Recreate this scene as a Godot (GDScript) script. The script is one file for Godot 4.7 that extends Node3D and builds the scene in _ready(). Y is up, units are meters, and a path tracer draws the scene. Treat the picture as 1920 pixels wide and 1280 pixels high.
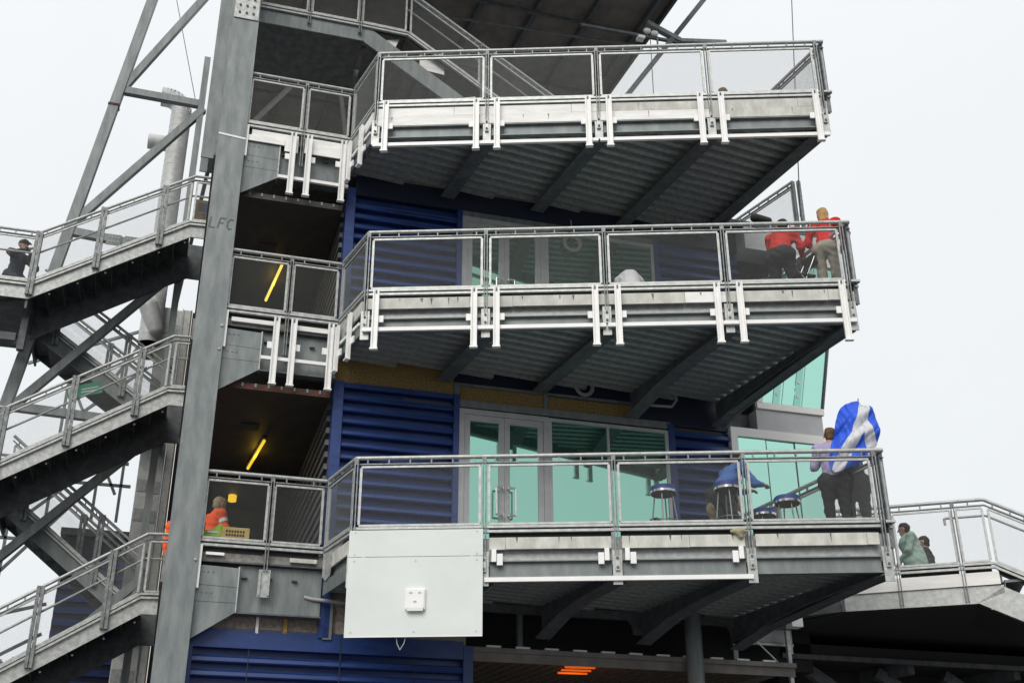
extends Node3D
# End tower of a sports stand: stair core, three stacked balconies, roof canopy.
# World: x runs along the facade, z points out of it, y is up, ground y = 0.

const RT := [14.60, 11.07, 7.31]          # handrail tops of the three balcony levels
const FLR := [13.45, 9.93, 6.15]          # their floors
const B0 := Vector3(2.107, 0, 1.113)      # left front corner of the balconies
const BD := Vector3(0.947, 0, 0.322)      # along the balcony front
const BN := Vector3(-0.322, 0, 0.947)     # out of the balcony front
const JD := Vector3(-0.1305, 0, -0.9914)  # along the joists, into the building
const RD := Vector3(0.9914, 0, -0.1305)   # along the deck ribs
const SP := 1.834                         # post spacing
const UE := 7.40                          # right end of the balcony front
const WZ := -0.2                          # facade plane

var used := {}
var M := {}
var rng := RandomNumberGenerator.new()
var noise := FastNoiseLite.new()

# ------------------------------------------------------------------ mesh builder
class MB:
	var v := PackedVector3Array()
	var n := PackedVector3Array()
	var uv := PackedVector2Array()
	func tri(a: Vector3, b: Vector3, c: Vector3, nn: Vector3, ua := Vector2.ZERO, ub := Vector2.ZERO, uc := Vector2.ZERO) -> void:
		if (b - a).cross(c - a).dot(nn) > 0.0:
			v.append(a); v.append(c); v.append(b)
			uv.append(ua); uv.append(uc); uv.append(ub)
		else:
			v.append(a); v.append(b); v.append(c)
			uv.append(ua); uv.append(ub); uv.append(uc)
		for i in 3: n.append(nn)
	func quad(a: Vector3, b: Vector3, c: Vector3, d: Vector3, nn: Vector3) -> void:
		tri(a, b, c, nn, Vector2(0, 1), Vector2(1, 1), Vector2(1, 0))
		tri(a, c, d, nn, Vector2(0, 1), Vector2(1, 0), Vector2(0, 0))
	# box: centre, three half axes
	func obox(c: Vector3, x: Vector3, y: Vector3, z: Vector3, caps := true) -> void:
		for s in [-1.0, 1.0]:
			quad(c + y * s - x - z, c + y * s + x - z, c + y * s + x + z, c + y * s - x + z, (y * s).normalized())
			quad(c + z * s - x - y, c + z * s + x - y, c + z * s + x + y, c + z * s - x + y, (z * s).normalized())
			if caps: quad(c + x * s - y - z, c + x * s + y - z, c + x * s + y + z, c + x * s - y + z, (x * s).normalized())
	func box(a: Vector3, b: Vector3) -> void:
		var h := (b - a) * 0.5
		obox((a + b) * 0.5, Vector3(absf(h.x), 0, 0), Vector3(0, absf(h.y), 0), Vector3(0, 0, absf(h.z)))
	# rectangular bar from a to b, w sideways, h along up
	func bar(a: Vector3, b: Vector3, w: float, h: float, up := Vector3.UP, caps := true) -> void:
		var d := (b - a)
		var s := d.cross(up).normalized()
		var u := s.cross(d).normalized()
		obox((a + b) * 0.5, d * 0.5, u * h * 0.5, s * w * 0.5, caps)
	func tube(a: Vector3, b: Vector3, r: float, sides := 8, r2 := -1.0, caps := true) -> void:
		if r2 < 0.0: r2 = r
		var d := (b - a).normalized()
		var s := d.cross(Vector3.UP if absf(d.y) < 0.9 else Vector3.RIGHT).normalized()
		var u := s.cross(d)
		for i in sides:
			var p := TAU * i / sides
			var q := TAU * (i + 1) / sides
			var n0 := s * cos(p) + u * sin(p)
			var n1 := s * cos(q) + u * sin(q)
			var pts := [a + n0 * r, a + n1 * r, b + n1 * r2, b + n0 * r2]
			var nn := [n0, n1, n1, n0]
			for t in ([[0, 1, 2], [0, 2, 3]] if (pts[1] - pts[0]).cross(pts[2] - pts[0]).dot(n0) < 0.0 else [[0, 2, 1], [0, 3, 2]]):
				for k in t:
					v.append(pts[k]); n.append(nn[k]); uv.append(Vector2(float(i) / sides, 0.0))
			if caps:
				tri(a, pts[0], pts[1], -d); tri(b, pts[2], pts[3], d)
	func path(pts: Array, r: float, sides := 8) -> void:
		for i in pts.size() - 1: tube(pts[i], pts[i + 1], r, sides)
	# polygon (world points in one plane) extruded by e
	func prism(poly: Array, e: Vector3) -> void:
		var o: Vector3 = poly[0]
		var nrm := Vector3.ZERO
		for i in range(1, poly.size() - 1): nrm += (poly[i] - o).cross(poly[i + 1] - o)
		nrm = nrm.normalized()
		var ax: Vector3 = (poly[1] - poly[0]).normalized()
		var ay := nrm.cross(ax)
		var p2 := PackedVector2Array()
		for p in poly: p2.append(Vector2((p - o).dot(ax), (p - o).dot(ay)))
		var idx := Geometry2D.triangulate_polygon(p2)
		var s := signf(nrm.dot(e))
		for k in range(0, idx.size(), 3):
			tri(poly[idx[k]], poly[idx[k + 1]], poly[idx[k + 2]], -nrm * s)
			tri(poly[idx[k]] + e, poly[idx[k + 1]] + e, poly[idx[k + 2]] + e, nrm * s)
		for i in poly.size():
			var a: Vector3 = poly[i]
			var b: Vector3 = poly[(i + 1) % poly.size()]
			quad(a, b, b + e, a + e, (b - a).cross(nrm).normalized())
	func mesh() -> ArrayMesh:
		var arr := []
		arr.resize(Mesh.ARRAY_MAX)
		arr[Mesh.ARRAY_VERTEX] = v
		arr[Mesh.ARRAY_NORMAL] = n
		arr[Mesh.ARRAY_TEX_UV] = uv
		var m := ArrayMesh.new()
		m.add_surface_from_arrays(Mesh.PRIMITIVE_TRIANGLES, arr)
		return m

# ------------------------------------------------------------------ objects
func numbered(s: String) -> String:
	var k: int = used.get(s, 0)
	used[s] = k + 1
	return s if k == 0 else "%s_%03d" % [s, k]

func tag(o: Node, label := "", category := "", group := "", kind := "") -> Node:
	if label: o.set_meta("label", label)
	if category: o.set_meta("category", category)
	if group: o.set_meta("group", group)
	if kind: o.set_meta("kind", kind)
	return o

func thing(called: String, label: String, category: String, group := "", at := Vector3.ZERO) -> Node3D:
	var o := Node3D.new()
	o.name = numbered(called)
	add_child(o)
	o.position = at
	tag(o, label, category, group)
	return o

func put(called: String, mb, mat: Material, parent: Node = self) -> MeshInstance3D:
	var o := MeshInstance3D.new()
	o.mesh = mb if mb is ArrayMesh else mb.mesh()
	o.material_override = mat
	if parent == self:
		o.name = numbered(called); add_child(o)
	else:
		o.name = called; parent.add_child(o, true)
	return o

func pbox(called: String, a: Vector3, b: Vector3, mat: Material, parent: Node) -> MeshInstance3D:
	var m := MB.new(); m.box(a, b)
	return put(called, m, mat, parent)

func pbar(called: String, a: Vector3, b: Vector3, w: float, h: float, mat: Material, parent: Node, up := Vector3.UP) -> MeshInstance3D:
	var m := MB.new(); m.bar(a, b, w, h, up)
	return put(called, m, mat, parent)

func bp(u: float, y: float, off := 0.0) -> Vector3:
	return B0 + BD * u + BN * off + Vector3(0, y, 0)

# ------------------------------------------------------------------ materials
func lin(r: float, g: float, b: float) -> Color:
	return Color(r, g, b).linear_to_srgb()

func plain(r: float, g: float, b: float, rough := 0.6, metal := 0.0) -> StandardMaterial3D:
	var m := StandardMaterial3D.new()
	m.albedo_color = lin(r, g, b)
	m.roughness = rough
	m.metallic = metal
	return m

# mottled surface: a fine and a coarse noise, triplanar in world space
func mottled(c0: Color, c1: Color, freq: float, rough: float, metal: float, scale := Vector3(0.5, 0.5, 0.5), seed_ := 1) -> StandardMaterial3D:
	var m := StandardMaterial3D.new()
	var f := FastNoiseLite.new()
	f.seed = seed_
	f.noise_type = FastNoiseLite.TYPE_SIMPLEX_SMOOTH
	f.frequency = freq
	f.fractal_octaves = 5
	f.fractal_gain = 0.62
	var g := Gradient.new()
	g.set_color(0, c0); g.set_color(1, c1)
	g.set_offset(0, 0.2); g.set_offset(1, 0.8)
	var t := NoiseTexture2D.new()
	t.width = 512; t.height = 512; t.seamless = true
	t.noise = f; t.color_ramp = g
	m.albedo_texture = t
	m.uv1_triplanar = true
	m.uv1_world_triplanar = true
	m.uv1_scale = scale
	m.roughness = rough
	m.metallic = metal
	return m

func make_materials() -> void:
	M.galv = mottled(lin(0.148, 0.174, 0.179), lin(0.236, 0.262, 0.266), 0.012, 0.5, 0.25, Vector3(0.7, 0.16, 0.7), 3)
	M.rail = mottled(lin(0.34, 0.36, 0.36), lin(0.52, 0.54, 0.53), 0.02, 0.42, 0.3, Vector3(0.8, 0.8, 0.8), 5)
	M.post = mottled(lin(0.13, 0.145, 0.15), lin(0.28, 0.295, 0.295), 0.02, 0.45, 0.3, Vector3(0.8, 0.8, 0.8), 6)
	M.wire = plain(0.25, 0.265, 0.258, 0.5, 0.2)
	M.wire_side = plain(0.38, 0.40, 0.385, 0.5, 0.2)
	M.steel_dark = mottled(lin(0.075, 0.083, 0.092), lin(0.13, 0.14, 0.152), 0.015, 0.6, 0.1, Vector3(0.5, 0.5, 0.5), 7)
	M.deck = mottled(lin(0.30, 0.32, 0.325), lin(0.46, 0.48, 0.48), 0.02, 0.42, 0.35, Vector3(0.7, 0.7, 0.7), 8)
	M.deck_gloss = mottled(lin(0.24, 0.20, 0.17), lin(0.38, 0.32, 0.27), 0.02, 0.28, 0.5, Vector3(0.7, 0.7, 0.7), 28)
	M.plank = mottled(lin(0.74, 0.74, 0.73), lin(0.92, 0.92, 0.91), 0.01, 0.7, 0.0, Vector3(0.25, 1.3, 0.25), 9)
	M.plank_old = mottled(lin(0.42, 0.43, 0.40), lin(0.66, 0.66, 0.62), 0.012, 0.75, 0.0, Vector3(0.6, 0.25, 0.6), 10)
	M.white = mottled(lin(0.80, 0.81, 0.81), lin(0.88, 0.88, 0.88), 0.01, 0.4, 0.0, Vector3(0.5, 0.5, 0.5), 11)
	M.panel = mottled(lin(0.63, 0.685, 0.68), lin(0.70, 0.745, 0.735), 0.006, 0.5, 0.0, Vector3(0.3, 0.3, 0.3), 12)
	M.blue = mottled(lin(0.008, 0.032, 0.145), lin(0.016, 0.050, 0.20), 0.01, 0.42, 0.0, Vector3(0.3, 1.0, 0.3), 13)
	M.blue_dark = plain(0.012, 0.018, 0.045, 0.6)
	M.osb = mottled(lin(0.16, 0.105, 0.035), lin(0.36, 0.25, 0.095), 0.06, 0.8, 0.0, Vector3(0.8, 0.8, 0.8), 14)
	M.frame = mottled(lin(0.38, 0.39, 0.41), lin(0.46, 0.47, 0.49), 0.01, 0.45, 0.1, Vector3(0.5, 0.5, 0.5), 15)
	M.cream = plain(0.88, 0.875, 0.86, 0.5)
	M.grey_band = mottled(lin(0.48, 0.495, 0.51), lin(0.54, 0.555, 0.57), 0.01, 0.55, 0.0, Vector3(0.5, 0.5, 0.5), 16)
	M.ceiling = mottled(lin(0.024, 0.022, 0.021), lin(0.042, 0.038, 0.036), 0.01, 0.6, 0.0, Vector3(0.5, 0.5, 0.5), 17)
	M.rust = mottled(lin(0.05, 0.026, 0.02), lin(0.10, 0.036, 0.022), 0.015, 0.8, 0.0, Vector3(0.6, 0.6, 0.6), 18)
	M.concrete = mottled(lin(0.20, 0.19, 0.18), lin(0.33, 0.31, 0.29), 0.02, 0.85, 0.0, Vector3(0.6, 0.6, 0.6), 19)
	M.block = mottled(lin(0.19, 0.16, 0.14), lin(0.34, 0.29, 0.26), 0.03, 0.9, 0.0, Vector3(0.7, 0.7, 0.7), 20)
	M.mortar = plain(0.30, 0.27, 0.25, 0.9)
	M.roof = mottled(lin(0.15, 0.14, 0.13), lin(0.22, 0.205, 0.19), 0.01, 0.7, 0.0, Vector3(0.4, 0.4, 0.4), 21)
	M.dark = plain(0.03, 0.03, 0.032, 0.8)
	M.black = plain(0.012, 0.012, 0.014, 0.7)
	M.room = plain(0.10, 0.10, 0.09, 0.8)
	M.ground = mottled(lin(0.095, 0.097, 0.10), lin(0.145, 0.147, 0.148), 0.02, 0.95, 0.0, Vector3(0.1, 0.1, 0.1), 22)
	M.zinc = mottled(lin(0.56, 0.58, 0.58), lin(0.72, 0.74, 0.74), 0.02, 0.5, 0.15, Vector3(0.6, 0.6, 0.6), 23)
	M.chrome = plain(0.65, 0.66, 0.67, 0.18, 0.9)
	M.stool_steel = plain(0.22, 0.225, 0.23, 0.3, 0.7)
	M.seat_blue = plain(0.02, 0.055, 0.28, 0.5)
	M.card = mottled(lin(0.50, 0.36, 0.12), lin(0.60, 0.45, 0.17), 0.02, 0.8, 0.0, Vector3(1, 1, 1), 24)
	M.lime = plain(0.38, 0.62, 0.05, 0.6)
	M.black_text = plain(0.03, 0.025, 0.02, 0.8)
	M.blue_text = plain(0.03, 0.07, 0.22, 0.7)
	M.green_sign = plain(0.03, 0.32, 0.19, 0.5)
	M.white_sign = plain(0.75, 0.8, 0.77, 0.5)
	M.brown = plain(0.22, 0.16, 0.085, 0.7)
	M.pipe = plain(0.36, 0.36, 0.35, 0.5)
	M.timber = mottled(lin(0.28, 0.18, 0.06), lin(0.42, 0.28, 0.10), 0.03, 0.8, 0.0, Vector3(1, 0.3, 1), 25)
	for q in [["stain", 0.20, 0.12, 0.05], ["stain_dark", 0.10, 0.10, 0.085]]:
		var sn := plain(q[1], q[2], q[3], 0.85)
		sn.transparency = BaseMaterial3D.TRANSPARENCY_ALPHA
		sn.albedo_color.a = 0.38
		M[q[0]] = sn
	var g := StandardMaterial3D.new()
	g.albedo_color = Color(lin(0.30, 0.60, 0.49), 0.78)
	g.metallic = 0.95
	g.roughness = 0.02
	g.transparency = BaseMaterial3D.TRANSPARENCY_ALPHA
	M.glass = g
	var g2 := g.duplicate()
	g2.albedo_color = Color(lin(0.46, 0.83, 0.70), 0.76)
	M.glass_box = g2
	var t := plain(0.95, 0.85, 0.25, 0.4)
	t.emission_enabled = true
	t.emission = Color(1.0, 0.80, 0.16)
	t.emission_energy_multiplier = 0.6
	M.tube = t
	var t3 := t.duplicate()
	t3.emission = Color(1.0, 0.88, 0.38)
	t3.emission_energy_multiplier = 0.8
	M.tube_pale = t3
	var t4 := t.duplicate()
	t4.emission_energy_multiplier = 3.0
	M.room_light = t4
	var t2 := plain(0.9, 0.4, 0.08, 0.4)
	t2.emission_enabled = true
	t2.emission = Color(1.0, 0.36, 0.03)
	t2.emission_energy_multiplier = 0.38
	M.amber = t2

# ------------------------------------------------------------------ woven wire
func wire_panel(bl: Vector3, br: Vector3, tr: Vector3, tl: Vector3, hx := 0.0009, vx := 0.0006) -> MB:
	var m := MB.new()
	var nrm := (br - bl).cross(tl - bl).normalized()
	var rows := int((tl - bl).length() / 0.0128)
	for i in range(1, rows):
		var t := float(i) / rows
		m.bar(bl.lerp(tl, t), br.lerp(tr, t), 0.002, hx, nrm.cross((br - bl).normalized()), false)
	var cols := int((br - bl).length() / 0.021)
	for i in range(1, cols):
		var t := float(i) / cols
		m.bar(bl.lerp(br, t) + nrm * 0.002, tl.lerp(tr, t) + nrm * 0.002, vx, 0.002, nrm, false)
	return m

# one framed mesh bay between two post tops; dn = panel depth below the handrail
func rail_bay(a: Vector3, b: Vector3, o: Node3D, inset := 0.06, with_mid := false, top_only := false) -> void:
	var d := (b - a).normalized()
	var h := Vector3(d.x, 0, d.z).normalized()
	var k := 1.0 / maxf(0.3, d.dot(h))
	var a2 := a + d * inset * k
	var b2 := b - d * inset * k
	var tr := MB.new()
	tr.bar(a + Vector3(0, -0.095, 0), b + Vector3(0, -0.095, 0), 0.05, 0.016)
	var n := int((b - a).length() / 0.28)
	for i in n:
		var p := a.lerp(b, (i + 0.5) / n)
		tr.bar(p + Vector3(0, -0.02, 0), p + Vector3(0, -0.09, 0), 0.03, 0.02, h)
	put("top_rail", tr, M.post, o)
	if top_only: return
	var y0 := -0.135
	var y1 := -1.0
	var fr := MB.new()
	fr.bar(a2 + Vector3(0, y0, 0), b2 + Vector3(0, y0, 0), 0.03, 0.03)
	fr.bar(a2 + Vector3(0, y1, 0), b2 + Vector3(0, y1, 0), 0.03, 0.03)
	fr.bar(a2 + Vector3(0, y0 - 0.016, 0), a2 + Vector3(0, y1 + 0.016, 0), 0.03, 0.036, h)
	fr.bar(b2 + Vector3(0, y0 - 0.016, 0), b2 + Vector3(0, y1 + 0.016, 0), 0.03, 0.036, h)
	put("panel_frame", fr, M.rail, o)
	var w := wire_panel(a2 + Vector3(0, y1, 0), b2 + Vector3(0, y1, 0), b2 + Vector3(0, y0, 0), a2 + Vector3(0, y0, 0))
	tag(put("mesh_panel", w, M.wire, o), "", "", "", "stuff")
	var br := MB.new()
	br.bar(a + Vector3(0, -1.045, 0), b + Vector3(0, -1.045, 0), 0.07, 0.035)
	br.bar(a + Vector3(0, -1.108, 0), b + Vector3(0, -1.108, 0), 0.06, 0.036)
	put("bottom_rail", br, M.rail, o)
	var back := d.cross(Vector3.UP).normalized() * -0.05
	pbar("kick_angle", a2 + back + Vector3(0, -1.12, 0), b2 + back + Vector3(0, -1.12, 0), 0.008, 0.14, M.black, o)
	if with_mid:
		var mr := MB.new()
		var f := (b - a).cross(Vector3.UP).normalized() * -0.06
		mr.tube(a + f + Vector3(0, -0.42, 0), b + f + Vector3(0, -0.42, 0), 0.02)
		put("grab_rail", mr, M.rail, o)

func rail_post(a: Vector3, along: Vector3, drop: float, o: Node3D, out := Vector3.ZERO, wide := 0.02) -> void:
	var m := MB.new()
	var s := along.cross(Vector3.UP).normalized()
	for k in [-1.0, 1.0]:
		m.obox(a + Vector3(0, -drop * 0.5, 0) + along * wide * k + out * 0.03, along * (0.007 if wide < 0.03 else 0.027), Vector3(0, drop * 0.5, 0), s * 0.035)
	m.obox(a + Vector3(0, -0.05, 0) + out * 0.03, along * 0.03, Vector3(0, 0.04, 0), s * 0.025)
	put("post", m, M.post, o)

func handrail(pts: Array, o: Node3D, r := 0.03) -> void:
	var m := MB.new()
	m.path(pts, r, 10)
	put("handrail", m, M.rail, o)

# ------------------------------------------------------------------ bodies (distance field, surface nets)
func sdf(bones: Array, cell: float, k := 0.05, wr := 0.0) -> ArrayMesh:
	var lo := Vector3(1e9, 1e9, 1e9)
	var hi := -lo
	for b in bones:
		var r: float = maxf(b[2], b[3]) + cell * 3.0
		for p in [b[0], b[1]]:
			lo = lo.min(p - Vector3(r, r, r)); hi = hi.max(p + Vector3(r, r, r))
	var nx := int((hi.x - lo.x) / cell) + 2
	var ny := int((hi.y - lo.y) / cell) + 2
	var nz := int((hi.z - lo.z) / cell) + 2
	var f := PackedFloat32Array()
	f.resize(nx * ny * nz)
	f.fill(1000.0)
	for b in bones:
		var a: Vector3 = b[0]
		var ba: Vector3 = b[1] - b[0]
		var ra: float = b[2]
		var rb: float = b[3]
		var bb := maxf(ba.dot(ba), 1e-9)
		var mr := maxf(ra, rb) + k + cell * 2.0
		var l: Vector3 = ((a.min(b[1]) - Vector3(mr, mr, mr)) - lo) / cell
		var u: Vector3 = ((a.max(b[1]) + Vector3(mr, mr, mr)) - lo) / cell
		for z in range(maxi(0, int(l.z)), mini(nz, int(u.z) + 1)):
			for y in range(maxi(0, int(l.y)), mini(ny, int(u.y) + 1)):
				var row := (z * ny + y) * nx
				for x in range(maxi(0, int(l.x)), mini(nx, int(u.x) + 1)):
					var pa := lo + Vector3(x, y, z) * cell - a
					var h := clampf(pa.dot(ba) / bb, 0.0, 1.0)
					var d := (pa - ba * h).length() - ra - (rb - ra) * h
					var e := f[row + x]
					var q := maxf(k - absf(e - d), 0.0) / k
					f[row + x] = minf(e, d) - q * q * k * 0.25
	if wr > 0.0:
		for z in nz:
			for y in ny:
				for x in nx:
					var i := (z * ny + y) * nx + x
					if absf(f[i]) < 0.06:
						var p := lo + Vector3(x, y, z) * cell
						f[i] += wr * (sin(p.y * 52.0 + 2.2 * sin(p.x * 19.0 + p.z * 11.0)) * 0.6 + sin(p.x * 41.0 - p.y * 23.0 + p.z * 35.0) * 0.5)
	var vid := PackedInt32Array()
	vid.resize(nx * ny * nz)
	vid.fill(-1)
	var vs := PackedVector3Array()
	var ns := PackedVector3Array()
	var sy := nx
	var sz := nx * ny
	var off := [0, 1, sy, sy + 1, sz, sz + 1, sz + sy, sz + sy + 1]
	var cp := [Vector3(0, 0, 0), Vector3(1, 0, 0), Vector3(0, 1, 0), Vector3(1, 1, 0), Vector3(0, 0, 1), Vector3(1, 0, 1), Vector3(0, 1, 1), Vector3(1, 1, 1)]
	var ed := [[0, 1], [2, 3], [4, 5], [6, 7], [0, 2], [1, 3], [4, 6], [5, 7], [0, 4], [1, 5], [2, 6], [3, 7]]
	for z in nz - 1:
		for y in ny - 1:
			var i := (z * ny + y) * nx
			for x in nx - 1:
				var s0 := f[i] < 0.0
				if not (s0 == (f[i + 1] < 0.0) and s0 == (f[i + sy] < 0.0) and s0 == (f[i + sy + 1] < 0.0) and s0 == (f[i + sz] < 0.0) and s0 == (f[i + sz + 1] < 0.0) and s0 == (f[i + sz + sy] < 0.0) and s0 == (f[i + sz + sy + 1] < 0.0)):
					var p := Vector3.ZERO
					var c := 0
					for e in ed:
						var da := f[i + off[e[0]]]
						var db := f[i + off[e[1]]]
						if (da < 0.0) != (db < 0.0):
							p += cp[e[0]].lerp(cp[e[1]], da / (da - db)); c += 1
					vid[i] = vs.size()
					vs.append(lo + (Vector3(x, y, z) + p / c) * cell)
					var g := Vector3.ZERO
					for q in 8: g += (cp[q] * 2.0 - Vector3.ONE) * minf(f[i + off[q]], 1.0)
					ns.append(g.normalized())
				i += 1
	var idx := PackedInt32Array()
	for z in range(1, nz - 1):
		for y in range(1, ny - 1):
			for x in range(1, nx - 1):
				var i := (z * ny + y) * nx + x
				var s := f[i] < 0.0
				for ax in 3:
					var st_: int = [1, sy, sz][ax]
					if s == (f[i + st_] < 0.0): continue
					var u_: int = [sy, sz, 1][ax]
					var w_: int = [sz, 1, sy][ax]
					var q0 := vid[i - u_ - w_]
					var q1 := vid[i - w_]
					var q2 := vid[i]
					var q3 := vid[i - u_]
					if q0 < 0 or q1 < 0 or q2 < 0 or q3 < 0: continue
					if s: idx.append_array(PackedInt32Array([q0, q2, q1, q0, q3, q2]))
					else: idx.append_array(PackedInt32Array([q0, q1, q2, q0, q2, q3]))
	var arr := []
	arr.resize(Mesh.ARRAY_MAX)
	arr[Mesh.ARRAY_VERTEX] = vs
	arr[Mesh.ARRAY_NORMAL] = ns
	arr[Mesh.ARRAY_INDEX] = idx
	var m := ArrayMesh.new()
	m.add_surface_from_arrays(Mesh.PRIMITIVE_TRIANGLES, arr)
	return m

# joints of a person standing, looking along +z; a pose overrides some of them
func joints(pose: Dictionary) -> Dictionary:
	var j := {
		"pelvis": Vector3(0, 0.95, 0), "waist": Vector3(0, 1.10, 0), "chest": Vector3(0, 1.33, 0), "neck": Vector3(0, 1.49, -0.01), "head": Vector3(0, 1.64, 0.02), "face": Vector3(0, 0, 1),
		"shl": Vector3(0.18, 1.43, 0), "ell": Vector3(0.24, 1.15, -0.02), "wrl": Vector3(0.25, 0.90, 0.06), "shr": Vector3(-0.18, 1.43, 0), "elr": Vector3(-0.24, 1.15, -0.02), "wrr": Vector3(-0.25, 0.90, 0.06),
		"hil": Vector3(0.10, 0.92, 0), "knl": Vector3(0.11, 0.50, 0.02), "anl": Vector3(0.11, 0.09, -0.01), "hir": Vector3(-0.10, 0.92, 0), "knr": Vector3(-0.11, 0.50, 0.02), "anr": Vector3(-0.11, 0.09, -0.01)}
	for k in pose: j[k] = pose[k]
	return j

func hand_bones(wr: Vector3, el: Vector3, side: float) -> Array:
	var d := (wr - el).normalized()
	var s := d.cross(Vector3.UP if absf(d.y) < 0.9 else Vector3.FORWARD).normalized()
	var u := s.cross(d)
	var out := [[wr, wr + d * 0.085 + s * 0.02, 0.026, 0.022], [wr, wr + d * 0.085 - s * 0.02, 0.026, 0.022]]
	var ln := [0.062, 0.074, 0.078, 0.068]
	for i in 4:
		var b := wr + d * 0.09 + s * (0.03 - 0.02 * i)
		var m: Vector3 = b + d * ln[i] * 0.55 - u * 0.012
		out.append([b, m, 0.0095, 0.009]); out.append([m, m + d * ln[i] * 0.35 - u * 0.03, 0.009, 0.008])
	var t := wr + d * 0.03 + s * 0.03 * side
	out.append([t, t + d * 0.035 + s * 0.03 * side, 0.012, 0.011]); out.append([t + d * 0.035 + s * 0.03 * side, t + d * 0.065 + s * 0.034 * side - u * 0.012, 0.011, 0.009])
	return out

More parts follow.
